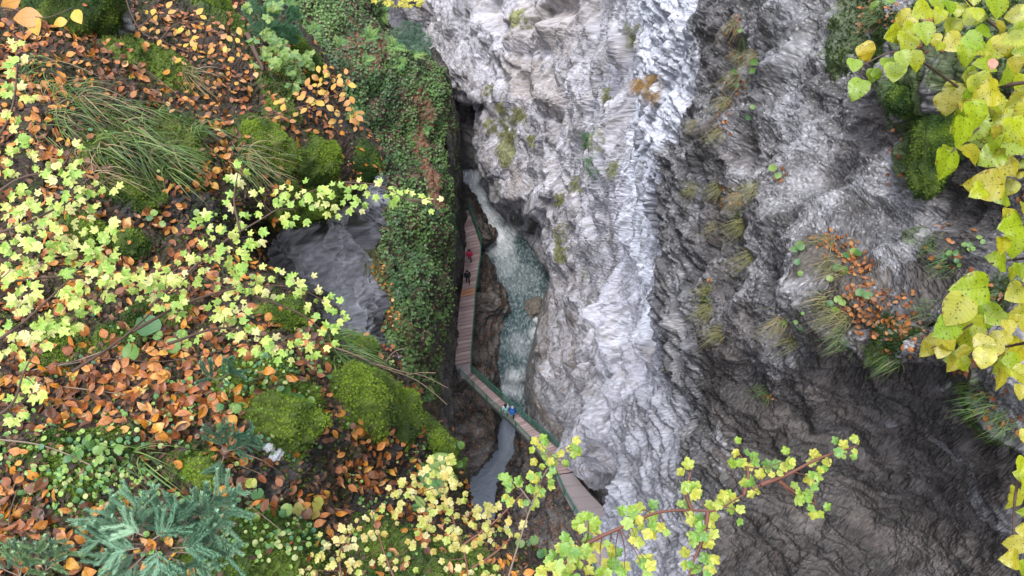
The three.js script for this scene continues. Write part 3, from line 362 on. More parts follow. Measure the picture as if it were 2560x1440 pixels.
{ // the stream: smooth below the bridge, broken white water above
  const foamAt = [];
  for (const [px, py, y, r, a] of [[1172, 452, -1.9, 18, 1], [1192, 490, -2.5, 22, 1], [1215, 540, -2.9, 26, 1], [1238, 580, -3.2, 28, 0.9], [1248, 620, -3.4, 24, 0.5], [1265, 660, -3.7, 26, 0.25], [1300, 700, -4, 34, 0.1], [1345, 795, -4.7, 8, 0.6], [1335, 830, -5, 10, 0.4], [1300, 860, -5.4, 24, 0.18], [1285, 950, -6.5, 20, 0.6], [1280, 965, -7.2, 22, 0.45]]) { const p = level(px, py, y); foamAt.push({ a: p, b: null, r: r * seen(p)[2] / FOCAL * 1.5, amount: a }); }
  const calm = (z) => smooth(-26.5, -24.5, z);
  const streamMat = mat(1, 1, 1, { vertexColors: true, roughness: 0.16, bumpMap: mapped(grainMap, 0.5), bumpScale: 0.05 });
  finish(stream, 'stream', streamMat, (x, y, z) => { const k = 1 - 0.93 * calm(z); return k * (0.2 * fbm(x * 0.7, 0, z * 0.55, 3) - 0.26 * lump(x * 1.2, 3, z * 0.9, 3) + 0.05 * n3(x * 5, 1, z * 5)); },
    (x, y, z, h) => { const w = 0.3 * n3(x * 0.6, y, z * 0.5) + 0.3 * fbm(x * 1.6, 0, z * 1.1, 4), f = amountOf(foamAt, x, y, z, w, 1.5, 0.3), c = calm(z), streak = (1 - c) * smooth(-0.1, 0.5, fbm(x * 3.2, 5, z * 2.2, 4)); let b = mix3([0.05, 0.085, 0.092], [0.2, 0.235, 0.29], c); b = mix3(b, [0.36, 0.44, 0.48], 0.42 * streak); return mix3(b, [0.88, 0.92, 0.96], clamp(f + 0.2 * f * n3(x * 4, 0, z * 4))); });  // calm stretch is lightened: sky reflection put into the water colour
}
for (const r of [rimL, rimR, skyBlocker]) finish(r, 'gorge_rim_or_added_roof', soil, (x, y, z) => (r === skyBlocker ? 0.3 : 1.2) * fbm(x * 0.2, y * 0.2, z * 0.2, 3), (x, y, z) => mul3(mix3([0.06, 0.05, 0.03], [0.05, 0.07, 0.025], clamp(0.5 + fbm(x * 0.3, y * 0.3, z * 0.3, 3))), 1 + 0.3 * n3(x * 3, y * 3, z * 3)));  // two unseen rims, then the added roof sheet that blocks sky light
sheets.push(stream); raster();
console.log('terrain');

// ---------------------------------------------------------------- leaves: shapes, prints, colours
const bladeLeaf = (half, n, curl, fold, wave = 0, wide = 2) => {        // length 1 along x, across z, face up y
  const pos = [], uv = [], idx = [], m = wide * 2 + 1;
  for (let i = 0; i <= n; i++) { const t = i / n, w = half(t); for (let j = -wide; j <= wide; j++) { const s = j / wide; pos.push(t, -curl * (t - 0.45) ** 2 + fold * Math.abs(s) * w - 0.6 * fold * s * s * w + wave * Math.sin(t * 17 + s * 2) * Math.abs(s), s * w); uv.push(t, 0.5 + s * w); } }
  for (let i = 0; i < n; i++) for (let j = 0; j < m - 1; j++) { const a = i * m + j; idx.push(a, a + 1, a + m, a + 1, a + m + 1, a + m); }
  return geo(pos, idx, uv);
};
const lobed = (radius, n, cup, wave = 0, seed = 1) => {                 // outline round a stalk point, tip along +x
  const r = makeRandom(seed), pos = [0, 0, 0], uv = [0.3, 0.5], idx = [];
  for (const ring of [0.55, 1]) for (let i = 0; i <= n; i++) { const a = (i / n - 0.5) * 2 * Math.PI * 0.97, q = radius(a) * ring; pos.push(q * Math.cos(a), (cup * q * q - wave * Math.abs(Math.sin(a * 2.5)) * q + (r() - 0.5) * 0.03) * 1, q * Math.sin(a)); uv.push(0.3 + 0.7 * q * Math.cos(a), 0.5 + 0.7 * q * Math.sin(a)); }
  for (let i = 1; i <= n; i++) { const b = i + n + 1; idx.push(0, i + 1, i, i, i + 1, b, i + 1, b + 1, b); }
  return geo(pos, idx, uv);
};
const beechHalf = (t) => 0.31 * Math.sin(Math.PI * Math.pow(t, 0.82)) ** 0.95 + (t < 0.01 ? 0.004 : 0);
const beechShapes = [bladeLeaf(beechHalf, 6, 0.25, 0.3), bladeLeaf(beechHalf, 6, -0.5, 0.5, 0.02), bladeLeaf((t) => beechHalf(t) * 1.15, 6, 0.8, -0.2, 0.03), bladeLeaf((t) => beechHalf(t) * 0.85, 6, 0.35, 0.9, 0.02), bladeLeaf((t) => beechHalf(t) * 0.7, 6, -0.9, 1.2, 0.03)];
const freshBeech = [bladeLeaf(beechHalf, 6, 0.2, 0.12), bladeLeaf((t) => beechHalf(t) * 1.05, 6, 0.35, 0.2)];
const heartHalf = (t) => { const u = clamp(t); return (u < 0.3 ? 0.40 * Math.sqrt(Math.max(0, 1 - ((0.3 - u) / 0.3) ** 2)) + 0.0 : 0.40 * Math.pow(Math.cos(Math.min(1, (u - 0.3) / 0.62) * Math.PI / 2), 0.85) + 0.02 * smooth(1, 0.85, u)) + 0.012 * Math.sin(u * 90) * (u > 0.05 && u < 0.9 ? 1 : 0); };
const lindenShapes = [[0.25, 0.18, 0.01], [0.55, 0.3, 0.02], [0.15, 0.55, 0.015], [0.8, 0.12, 0.03]].map(([c, f, w]) => { const g = bladeLeaf(heartHalf, 14, c, f, w, 3), p = g.attributes.position; for (let i = 0; i < p.count; i++) { const x = p.getX(i), s = Math.abs(p.getZ(i)); if (x < 0.34) p.setX(i, x - 0.5 * s * (0.34 - x) + 0.12 * smooth(0.05, 0, s) * (0.34 - x)); } g.computeVertexNormals(); return g; });
const mapleR = (a) => { const p = Math.abs(a); let r = 0.33; for (const [c, w, h] of [[0, 0.42, 0.66], [1.05, 0.44, 0.56], [2.0, 0.42, 0.4]]) r = Math.max(r, h * Math.max(0, 1 - ((p - c) / w) ** 2 * 0.55)); return r * (1 + 0.06 * Math.sin(p * 19)); };
const mapleShapes = [lobed(mapleR, 34, -0.25, 0.1, 2), lobed((a) => mapleR(a) * (1 + 0.12 * Math.sin(a)), 34, 0.3, 0.12, 3), lobed((a) => mapleR(a * 0.96), 34, -0.5, 0.2, 4)];
const currantR = (a) => { const p = Math.abs(a); let r = 0.36; for (const [c, w, h] of [[0, 0.55, 0.62], [1.15, 0.55, 0.54], [2.1, 0.5, 0.42]]) r = Math.max(r, h * Math.max(0, 1 - ((p - c) / w) ** 2 * 0.35)); return r * (1 + 0.07 * Math.cos(p * 15)); };
const currantShapes = [lobed(currantR, 36, -0.3, 0.1, 5), lobed((a) => currantR(a) * (1 + 0.1 * Math.sin(a)), 36, 0.35, 0.15, 6), lobed(currantR, 36, -0.7, 0.25, 7)];
const roundShapes = [lobed((a) => 0.46 + 0.03 * Math.cos(a * 9), 16, -0.25, 0.05, 8), lobed((a) => 0.5 - 0.16 * Math.cos(a / 2) ** 20 + 0.02 * Math.cos(a * 7), 16, 0.3, 0.05, 9)];
function leafPrint(kind, seed) {                                        // veins, blotches and insect spots printed on a leaf
  const S = 128, r = makeRandom(seed), cv = document.createElement('canvas'); cv.width = cv.height = S; const c = cv.getContext('2d');
  c.fillStyle = '#f4f4f4'; c.fillRect(0, 0, S, S);
  for (let i = 0; i < (kind === 'fallen' ? 70 : 40); i++) { const g = kind === 'fallen' ? Math.floor(175 + r() * 80) : Math.floor(205 + r() * 50); c.fillStyle = `rgba(${g},${g - (kind === 'fallen' ? 10 : -4)},${g - (kind === 'fallen' ? 20 : 10)},0.35)`; c.beginPath(); c.arc(r() * S, r() * S, 3 + r() * 14, 0, 7); c.fill(); }
  c.strokeStyle = kind === 'fallen' ? 'rgba(140,95,60,0.45)' : 'rgba(190,190,110,0.8)'; c.lineWidth = 2.2;
  if (kind === 'lobed') { for (const a of [0, 0.95, -0.95, 1.9, -1.9]) { c.beginPath(); c.moveTo(S * 0.3, S * 0.5); c.lineTo(S * (0.3 + 0.7 * Math.cos(a)), S * (0.5 + 0.7 * Math.sin(a))); c.stroke(); } }
  else { c.beginPath(); c.moveTo(0, S / 2); c.lineTo(S, S / 2); c.stroke(); c.lineWidth = 1.3; for (let i = 1; i < 9; i++) for (const s of [-1, 1]) { const x = i / 9 * S * 0.95; c.beginPath(); c.moveTo(x, S / 2); c.lineTo(x + S * 0.17, S * (0.5 + s * 0.42)); c.stroke(); } }
  if (kind === 'spotted') for (let i = 0; i < 26; i++) { c.fillStyle = `rgba(${50 + r() * 40},${40 + r() * 30},15,0.9)`; c.beginPath(); c.ellipse(r() * S, S * (0.14 + 0.72 * r()), 1 + r() * 3.4, 0.8 + r() * 2, r() * 3, 0, 7); c.fill(); }
  if (kind === 'spotted') for (let i = 0; i < 9; i++) { const t = r(), s = r() < 0.5 ? -1 : 1; c.fillStyle = `rgba(${150 + r() * 60},${110 + r() * 50},40,0.75)`; c.beginPath(); c.ellipse(S * (0.15 + 0.85 * t), S * (0.5 + s * (0.4 - 0.34 * t * t)), 2 + r() * 6, 1.5 + r() * 3, r() * 3, 0, 7); c.fill(); }
  const t = new THREE.CanvasTexture(cv); t.colorSpace = THREE.SRGBColorSpace; return t;
}
const prints = { fallen: [leafPrint('fallen', 1), leafPrint('fallen', 2)], fresh: leafPrint('fresh', 3), spotted: [leafPrint('spotted', 4), leafPrint('spotted', 5), leafPrint('spotted', 6)], lobed: leafPrint('lobed', 7) };
const hex = (h, k = 1) => { const c = new THREE.Color(h); return [c.r * k, c.g * k, c.b * k]; };
const K = 0.62;                                                         // colours are read as they show in the light; this brings them to what the leaf itself is
const litterColours = ['#d08a3e', '#bf7a3a', '#dc9c50', '#b56c34', '#98592f', '#cf8e34', '#e0962c', '#845638', '#cf9c64', '#e2b078', '#a5683c', '#704834', '#e2ad4c', '#cf8a50'].map((h) => hex(h, 0.82));
const litterMats = litterColours.map((c, i) => mat(...c, { roughness: 0.42, map: prints.fallen[i % 2] }));
const living = (list, map, k = K, rough = 0.5) => list.map((h, i) => mat(...hex(h, k), { roughness: rough, map: Array.isArray(map) ? map[i % map.length] : map, transmission: 0.25, thickness: 0 }));
const mapleMats = living(['#deec80', '#cfe66e', '#bede62', '#eaee90', '#f0eaa4', '#b0d65c', '#dce674', '#a2cc54'], prints.lobed, 0.76);
const yellowMats = living(['#efe58e', '#f2de8a', '#e6dd7c', '#d9d96a', '#f0e6a6', '#c9d862', '#e8cf6a'], prints.lobed, 0.66);
const currantMats = living(['#c5da4e', '#a9cb44', '#dadc58', '#8fbf4a', '#dcd855', '#b8d665', '#9cc850', '#86b85a', '#cfdc60'], prints.lobed, 0.7);
const lindenMats = living(['#cbd622', '#b8d01e', '#dcd42c', '#a2c61c', '#d6cc3c', '#c8c836', '#b2ca28', '#dcc428'], prints.spotted, 0.58, 0.42);
const goldMats = living(['#e9b548', '#efc23f', '#e3a24a', '#e8b95a', '#dd9650', '#f0cf4e'], prints.fresh, 0.72);
const greenMats = living(['#9cc25c', '#8fb856', '#b2cf6a', '#7fae5e', '#a6c85e'], prints.lobed, 0.6);
const herbMats = living(['#7fb24c', '#6aa04c', '#93c25a', '#5f9a58', '#a4c858'], prints.fresh, 0.55);
const bark = mat(0.09, 0.055, 0.04, { roughness: 0.85 }), paleBark = mat(0.2, 0.15, 0.11, { roughness: 0.8 }), redBark = mat(0.16, 0.065, 0.045, { roughness: 0.6 });

const RIGHT = V(1, 0, 0), DOWN = V(0, -CT, ST), TOWARD = V(0, ST, CT);
const across = (deg) => { const a = deg * Math.PI / 180; return RIGHT.clone().multiplyScalar(Math.cos(a)).addScaledVector(DOWN, Math.sin(a)); };
const jitter = (k) => V(rr(-k, k), rr(-k, k), rr(-k, k));
const basis = new THREE.Matrix4();
function pose(o, p, n, dir, size) { const y = n.clone().normalize(), x = dir.clone().addScaledVector(y, -dir.dot(y)).normalize(), z = x.clone().cross(y); basis.makeBasis(x, y, z); o.quaternion.setFromRotationMatrix(basis); o.position.copy(p); if (size.isVector3) o.scale.copy(size); else o.scale.setScalar(size); return o; }
function limb(points, r0, r1, sides = 5, steps) {                      // a tapered tube through points
  const curve = new THREE.CatmullRomCurve3(points), n = steps ?? Math.max(4, points.length * 4), pos = [], idx = [], fr = curve.computeFrenetFrames(n);
  for (let i = 0; i <= n; i++) { const c = curve.getPointAt(i / n), r = lerp(r0, r1, i / n); for (let j = 0; j < sides; j++) { const a = j / sides * 2 * Math.PI; c.clone(); pos.push(c.x + r * (Math.cos(a) * fr.normals[i].x + Math.sin(a) * fr.binormals[i].x), c.y + r * (Math.cos(a) * fr.normals[i].y + Math.sin(a) * fr.binormals[i].y), c.z + r * (Math.cos(a) * fr.normals[i].z + Math.sin(a) * fr.binormals[i].z)); } }
  for (let i = 0; i < n; i++) for (let j = 0; j < sides; j++) { const a = i * sides + j, b = i * sides + (j + 1) % sides; idx.push(a, b, a + sides, b, b + sides, a + sides); }
  pos.push(...points[points.length - 1].toArray()); const e = pos.length / 3 - 1; for (let j = 0; j < sides; j++) idx.push(n * sides + j, n * sides + (j + 1) % sides, e);
  return geo(pos, idx);
}
const dummy = new THREE.Object3D();
function swarm(parent, name, geometry, material, places, kind = 'stuff') {    // places: [{p,n,dir,size,c}]
  const m = new THREE.InstancedMesh(geometry, material, places.length); m.name = name; m.castShadow = m.receiveShadow = true; const c = new THREE.Color();
  places.forEach((q, i) => { pose(dummy, q.p, q.n, q.dir, q.size); dummy.updateMatrix(); m.setMatrixAt(i, dummy.matrix); if (q.c) m.setColorAt(i, c.setRGB(...q.c)); });
  if (kind) m.userData.kind = kind; parent.add(m); return m;
}
const UP = V(0, 1, 0);

// ---------------------------------------------------------------- boardwalk, footbridge, railings
const wood = ['#a08a86', '#937c78', '#ab9590', '#8a736e', '#9c8480'].map((h, i) => mat(...hex(h, 1.25), { roughness: 0.45, bumpMap: mapped(grainMap, 2), bumpScale: 0.004 }));
const orangeWood = mat(...hex('#b98463', 1.1), { roughness: 0.5 }), green = mat(0.035, 0.16, 0.105, { roughness: 0.4 }), steel = mat(0.1, 0.11, 0.1, { roughness: 0.6 }), cement = mat(0.36, 0.31, 0.31, { roughness: 0.9, bumpMap: mapped(grainMap, 0.7), bumpScale: 0.02 });
function slab(c, top, bottom) {                                        // c: four corners seen from above
  const pos = [], idx = [0, 1, 2, 0, 2, 3]; for (const v of c) pos.push(v.x, top, v.z); for (const v of c) pos.push(v.x, bottom, v.z);
  for (let i = 0; i < 4; i++) { const j = (i + 1) % 4; idx.push(i, i + 4, j, j, i + 4, j + 4); } idx.push(4, 6, 5, 4, 7, 6); const g = geo(pos, idx).toNonIndexed(); g.computeVertexNormals();
  const p = g.attributes.position, uv = []; for (let i = 0; i < p.count; i++) uv.push(p.getX(i), p.getZ(i)); g.setAttribute('uv', new THREE.Float32BufferAttribute(uv, 2)); return g;
}
const along = (pts, t) => { const l = [0]; for (let i = 1; i < pts.length; i++) l.push(l[i - 1] + pts[i].distanceTo(pts[i - 1])); const s = t * l[l.length - 1]; let i = 1; while (i < pts.length - 1 && l[i] < s) i++; return pts[i - 1].clone().lerp(pts[i], clamp((s - l[i - 1]) / (l[i] - l[i - 1]))); };
const line = (list, y) => list.map(([a, b]) => level(a, b, y));
function planking(o, left, right, n, tone, skew = 0) {
  for (let i = 0; i < n; i++) { const a = (i + 0.06) / n, b = (i + 0.94) / n, dy = rr(-0.012, 0.012); part(o, 'plank', slab([along(left, a), along(left, b), along(right, b), along(right, a)], dy, dy - 0.07), tone && tone(i) || pick(wood)); }
}
{
  const walk = thing('boardwalk', 'long plank boardwalk hugging the dark cliff above the stream', 'boardwalk');
  const wl = line([[1158, 530], [1161, 560], [1163, 600], [1162, 645], [1157, 712], [1150, 749], [1140, 850], [1138, 913]], 0), wr = line([[1171, 524], [1184, 560], [1201, 612], [1201, 648], [1188, 742], [1176, 905]], 0);
  planking(walk, wl, wr, 44, (i) => (i === 24 || i === 25 ? orangeWood : null));
  for (const s of [0.2, 0.85]) part(walk, 'beam', mergeGeometries([...Array(12).keys()].map((i) => { const a = along(wl, i / 12).lerp(along(wr, i / 12), s), b = along(wl, (i + 1) / 12).lerp(along(wr, (i + 1) / 12), s); return slab([V(a.x - 0.1, 0, a.z), V(b.x - 0.1, 0, b.z), V(b.x + 0.1, 0, b.z), V(a.x + 0.1, 0, a.z)], -0.085, -0.3); })), steel);
  const land = line([[1139, 914], [1148, 936], [1160, 945], [1177, 930], [1176, 906]], 0), lp = [], li = [];
  land.forEach((v) => lp.push(v.x, 0.0, v.z)); land.forEach((v) => lp.push(v.x, -0.4, v.z)); for (let i = 1; i < 4; i++) li.push(0, i, i + 1); for (let i = 0; i < 5; i++) { const j = (i + 1) % 5; li.push(i, i + 5, j, j, i + 5, j + 5); }
  part(walk, 'landing', geo(lp, li, lp.filter((_, i) => i % 3 !== 1)), cement);
  const bridge = thing('footbridge', 'diagonal plank footbridge crossing over the narrow stream', 'bridge');
  const bl = line([[1161, 946], [1232, 1014], [1274, 1051], [1333, 1111], [1389, 1186]], 0), br = line([[1178, 931], [1286, 1029], [1340, 1076], [1395, 1123], [1430, 1180]], 0);
  planking(bridge, bl, br, 44);
  for (const [edge, k] of [[bl, 1], [br, -1]]) part(bridge, 'edge_beam', mergeGeometries([...Array(16).keys()].map((i) => { const t0 = i / 16, t1 = (i + 1) / 16, o = edge === bl ? br : bl, a = along(edge, t0), b = along(edge, t1), a2 = a.clone().lerp(along(o, t0), -0.07), b2 = b.clone().lerp(along(o, t1), -0.07); a.lerp(along(o, t0), -0.01); b.lerp(along(o, t1), -0.01); return k > 0 ? slab([a2, b2, b, a], 0.05, -0.42) : slab([a, b, b2, a2], 0.05, -0.42); })), mat(0.12, 0.14, 0.13, { roughness: 0.6 }));
  const path = thing('concrete_path', 'grey concrete path bending away below the bridge end', 'path'); path.userData.kind = 'structure'; delete path.userData.label; delete path.userData.category;
  const pl = line([[1390, 1188], [1413, 1239], [1446, 1296], [1464, 1346], [1480, 1403], [1500, 1480]], -0.05), pr = line([[1432, 1182], [1470, 1230], [1520, 1280], [1560, 1330], [1590, 1400], [1620, 1480]], -0.05);
  for (let i = 0; i < 9; i++) part(path, 'slab', slab([along(pl, (i + 0.01) / 9), along(pl, (i + 0.99) / 9), along(pr, (i + 0.99) / 9), along(pr, (i + 0.01) / 9)], -0.05 + rr(-0.02, 0.02), -0.5), cement);
  function railing(label, pts, posts, rails) {
    const o = thing('railing', label, 'railing', null, 'green metal railings along the walkway');
    for (const h of rails) part(o, 'rail', mergeGeometries(pts.slice(1).map((b, i) => limb([pts[i].clone().setY(pts[i].y + h), pts[i].clone().lerp(b, 0.5).setY((pts[i].y + b.y) / 2 + h), b.clone().setY(b.y + h)], h === 1.1 ? 0.036 : 0.022, h === 1.1 ? 0.036 : 0.022, 6, 3))), green);
    for (let i = 0; i <= posts; i++) { const p = along(pts, i / posts); part(o, 'post', limb([p.clone().setY(p.y - 0.35), p.clone().setY(p.y + 0.4), p.clone().setY(p.y + 1.12)], 0.045, 0.045, 6, 3), green); }
  }
  railing('green metal railing on the stream side of the boardwalk', line([[1172, 526], [1186, 562], [1203, 613], [1203, 649], [1190, 743], [1179, 905], [1179, 929]], 0), 12, [1.1, 0.75, 0.42]);
  railing('green railing on the upstream side of the footbridge', line([[1180, 930], [1287, 1027], [1342, 1074], [1396, 1121]], 0), 8, [1.1, 0.82, 0.55, 0.28]);
  railing('green railing on the downstream side of the footbridge', line([[1150, 938], [1160, 947], [1231, 1016], [1273, 1053], [1332, 1113], [1388, 1188]], 0), 7, [1.1, 0.75, 0.42]);
  railing('green railing along the outer edge of the concrete path', line([[1390, 1190], [1412, 1240], [1445, 1297], [1463, 1347], [1479, 1404], [1498, 1480]], -0.05), 6, [1.1, 0.75, 0.42]);
}

// ---------------------------------------------------------------- people
function field(bones, center, half, res, k) {
  const mc = new MarchingCubes(res, new THREE.MeshStandardMaterial(), false, false, 60000), p = V(); mc.isolation = 0;
  const cap = (b) => { const ab = b[1].clone().sub(b[0]), t = clamp(p.clone().sub(b[0]).dot(ab) / (ab.lengthSq() || 1)); return p.distanceTo(b[0].clone().addScaledVector(ab, t)) - lerp(b[2], b[3], t); };
  for (let z = 0; z < res; z++) for (let y = 0; y < res; y++) for (let x = 0; x < res; x++) {
    p.set((x - res / 2) / (res / 2) * half.x + center.x, (y - res / 2) / (res / 2) * half.y + center.y, (z - res / 2) / (res / 2) * half.z + center.z);
    let d = 1e3; for (const b of bones) { const e = cap(b), h = clamp(0.5 + 0.5 * (d - e) / k); d = lerp(d, e, h) - k * h * (1 - h); }
    mc.field[x + y * res + z * res * res] = -d;
  }
  mc.update(); const n = mc.count, pos = []; for (let i = 0; i < n; i++) pos.push(mc.positionArray[i * 3] * half.x + center.x, mc.positionArray[i * 3 + 1] * half.y + center.y, mc.positionArray[i * 3 + 2] * half.z + center.z);
  let g = new THREE.BufferGeometry(); g.setAttribute('position', new THREE.Float32BufferAttribute(pos, 3)); g = mergeVertices(g, 1e-4); g.computeVertexNormals(); return g;
}
const skinMat = mat(1, 1, 1, { vertexColors: true, roughness: 0.75 });
function person(label, foot, heading, stride, arms, look) {
  const o = thing('person', label, 'person', foot); o.rotation.y = heading;
  const J = { hip: V(0, 0.92, 0), chest: V(0, 1.32, 0.03), neck: V(0, 1.45, 0.02), head: V(0, 1.6, 0.05) }, B = [];
  B.push([V(-0.09, 0.93, 0), V(0.09, 0.93, 0), 0.125, 0.125], [J.hip, V(0, 1.15, 0.01), 0.14, 0.13], [V(-0.1, 1.3, 0.01), V(0.1, 1.3, 0.01), 0.135, 0.135], [V(0, 1.1, 0.01), V(0, 1.3, 0.01), 0.14, 0.15], [V(-0.17, 1.4, 0), V(0.17, 1.4, 0), 0.065, 0.065], [V(0, 1.4, 0.01), V(0, 1.52, 0.03), 0.06, 0.055]);
  const hands = [];
  for (const s of [-1, 1]) {
    const st = stride * s, hip = V(0.09 * s, 0.9, 0), knee = V(0.1 * s, 0.5, 0.1 + 0.12 * st), ank = V(0.1 * s, 0.09, -0.02 + 0.26 * st), toe = V(0.11 * s, 0.045, 0.13 + 0.26 * st);
    B.push([hip, knee, 0.085, 0.06], [knee, ank, 0.06, 0.042], [ank, toe, 0.05, 0.035]);
    const sh = V(0.19 * s, 1.39, 0), [ex, ey, ez, wx, wy, wz] = arms[s < 0 ? 0 : 1], el = V((0.19 + ex) * s, ey, ez), wr = V((0.19 + wx) * s, wy, wz); B.push([sh, el, 0.055, 0.045], [el, wr, 0.045, 0.033]); hands.push([el, wr, s]);
  }
  const body = field(B, V(0, 0.8, 0.02), V(0.62, 0.86, 0.62), 76, 0.035);
  const headB = [[V(0, 1.56, 0.045), V(0, 1.64, 0.03), 0.085, 0.1], [V(0, 1.5, 0.075), V(0, 1.54, 0.08), 0.04, 0.05], [V(0, 1.575, 0.13), V(0, 1.555, 0.148), 0.012, 0.016], [V(-0.1, 1.57, 0.03), V(-0.1, 1.6, 0.03), 0.018, 0.02], [V(0.1, 1.57, 0.03), V(0.1, 1.6, 0.03), 0.018, 0.02], [V(-0.025, 1.52, 0.12), V(0.025, 1.52, 0.12), 0.01, 0.01], [V(0, 1.46, 0.02), V(0, 1.54, 0.03), 0.055, 0.055]];
  const parts = [body, field(headB, V(0, 1.6, 0.03), V(0.17, 0.17, 0.17), 48, 0.012)];
  for (const [el, wr, s] of hands) {
    const f = wr.clone().sub(el).normalize(), side = V(0, 0, 1).cross(f).normalize(), fwd = f.clone().cross(side), q = (a, b, c) => wr.clone().addScaledVector(f, a).addScaledVector(fwd, b).addScaledVector(side, c), H = [[q(-0.02, 0, 0), q(0.02, 0, 0), 0.03, 0.028], [q(0.03, -0.028, 0), q(0.08, -0.03, 0), 0.017, 0.014], [q(0.03, 0.0, 0), q(0.085, 0, 0), 0.018, 0.014], [q(0.03, 0.026, 0), q(0.08, 0.03, 0), 0.017, 0.014]];
    [[-0.036, 0.05], [-0.012, 0.062], [0.013, 0.06], [0.037, 0.046]].forEach(([w, l]) => H.push([q(0.09, w, 0), q(0.09 + l * 0.6, w * 1.1, 0.012 * s), 0.0095, 0.009], [q(0.09 + l * 0.6, w * 1.1, 0.012 * s), q(0.09 + l, w * 1.1, 0.03 * s), 0.009, 0.0075]));
    H.push([q(0.03, 0.035, 0), q(0.065, 0.062, 0.01 * s), 0.012, 0.01], [q(0.065, 0.062, 0.01 * s), q(0.09, 0.066, 0.02 * s), 0.01, 0.008]);
    parts.push(field(H, wr.clone().addScaledVector(f, 0.06), V(0.14, 0.14, 0.14), 48, 0.004));
  }
  const g = mergeGeometries(parts.map((p) => p)), col = [], p = g.attributes.position; let from = 0; const head0 = body.attributes.position.count, head1 = head0 + parts[1].attributes.position.count;
  for (let i = 0; i < p.count; i++) { const y = p.getY(i), z = p.getZ(i), x = p.getX(i); let c = look.skin; if (i < head0) c = y > 1.47 ? look.skin : y > look.hem || Math.abs(x) > 0.24 ? look.top : y > 0.13 ? look.legs : look.shoes; else if (i < head1) c = look.skin; col.push(...c); }
  g.setAttribute('color', new THREE.Float32BufferAttribute(col, 3)); part(o, 'body', g, skinMat);
  part(o, look.hat ? 'cap' : 'hair', field([[V(0, 1.64, 0.01), V(0, 1.665, 0.035), 0.105, 0.1], [V(0, 1.58, -0.03), V(0, 1.62, -0.02), 0.08, 0.095], [V(-0.07, 1.57, 0), V(-0.07, 1.62, 0.01), 0.045, 0.06], [V(0.07, 1.57, 0), V(0.07, 1.62, 0.01), 0.045, 0.06], ...(look.long ? [[V(0, 1.55, -0.06), V(0, 1.4, -0.1), 0.075, 0.05]] : [])], V(0, 1.58, -0.02), V(0.2, 0.26, 0.2), 40, 0.02), mat(...look.hair, { roughness: 0.7 }));
  if (look.pack) part(o, 'backpack', field([[V(-0.08, 1.08, -0.22), V(0.08, 1.08, -0.22), 0.1, 0.1], [V(-0.07, 1.36, -0.19), V(0.07, 1.36, -0.19), 0.09, 0.09], [V(0, 1.1, -0.22), V(0, 1.36, -0.2), 0.14, 0.12], [V(0, 1.05, -0.3), V(0, 1.18, -0.3), 0.07, 0.07], [V(-0.13, 1.42, 0.0), V(-0.13, 1.4, -0.15), 0.025, 0.03], [V(0.13, 1.42, 0), V(0.13, 1.4, -0.15), 0.025, 0.03]], V(0, 1.24, -0.18), V(0.34, 0.34, 0.34), 44, 0.03), mat(...look.pack, { roughness: 0.6 }));
}
const skin = [0.5, 0.31, 0.23], hang = [0.05, 1.12, -0.04, 0.06, 0.87, 0.06], bent = [0.06, 1.13, 0.02, 0.02, 1.1, 0.26];
person('walker in a pink jacket and grey trousers on the boardwalk', level(1175, 654, 0.02), Math.PI * 0.02, 0.7, [hang, bent], { skin, top: hex('#d8385e', 0.8), legs: hex('#4a4a58', 0.7), shoes: [0.5, 0.5, 0.5], hair: [0.03, 0.02, 0.018], hem: 0.84 });
person('walker in a long dark coat on the boardwalk', level(1170, 706, 0.02), Math.PI * 0.05, 0.5, [hang, bent], { skin, top: hex('#20222e', 0.8), legs: hex('#2c3038', 0.7), shoes: [0.03, 0.03, 0.035], hair: [0.02, 0.018, 0.016], hem: 0.66 });
person('long-haired walker in a white top on the footbridge', level(1264, 1036, 0.02), Math.PI * 1.05, 0.6, [bent, hang], { skin, top: hex('#e4eef0', 0.8), legs: hex('#1c2024', 0.7), shoes: [0.02, 0.02, 0.02], hair: [0.015, 0.02, 0.022], hem: 0.9, long: true, pack: hex('#9ed0cc', 0.7) });
person('walker with a blue backpack and pale cap on the footbridge', level(1281, 1041, 0.02), Math.PI * 0.95, 0.8, [hang, hang], { skin, top: hex('#1f4fae', 0.7), legs: hex('#2a2a2c', 0.6), shoes: [0.02, 0.02, 0.02], hair: hex('#c9c4dc', 0.7), hem: 0.88, hat: true, pack: hex('#2384e0', 0.75) });
console.log('people');

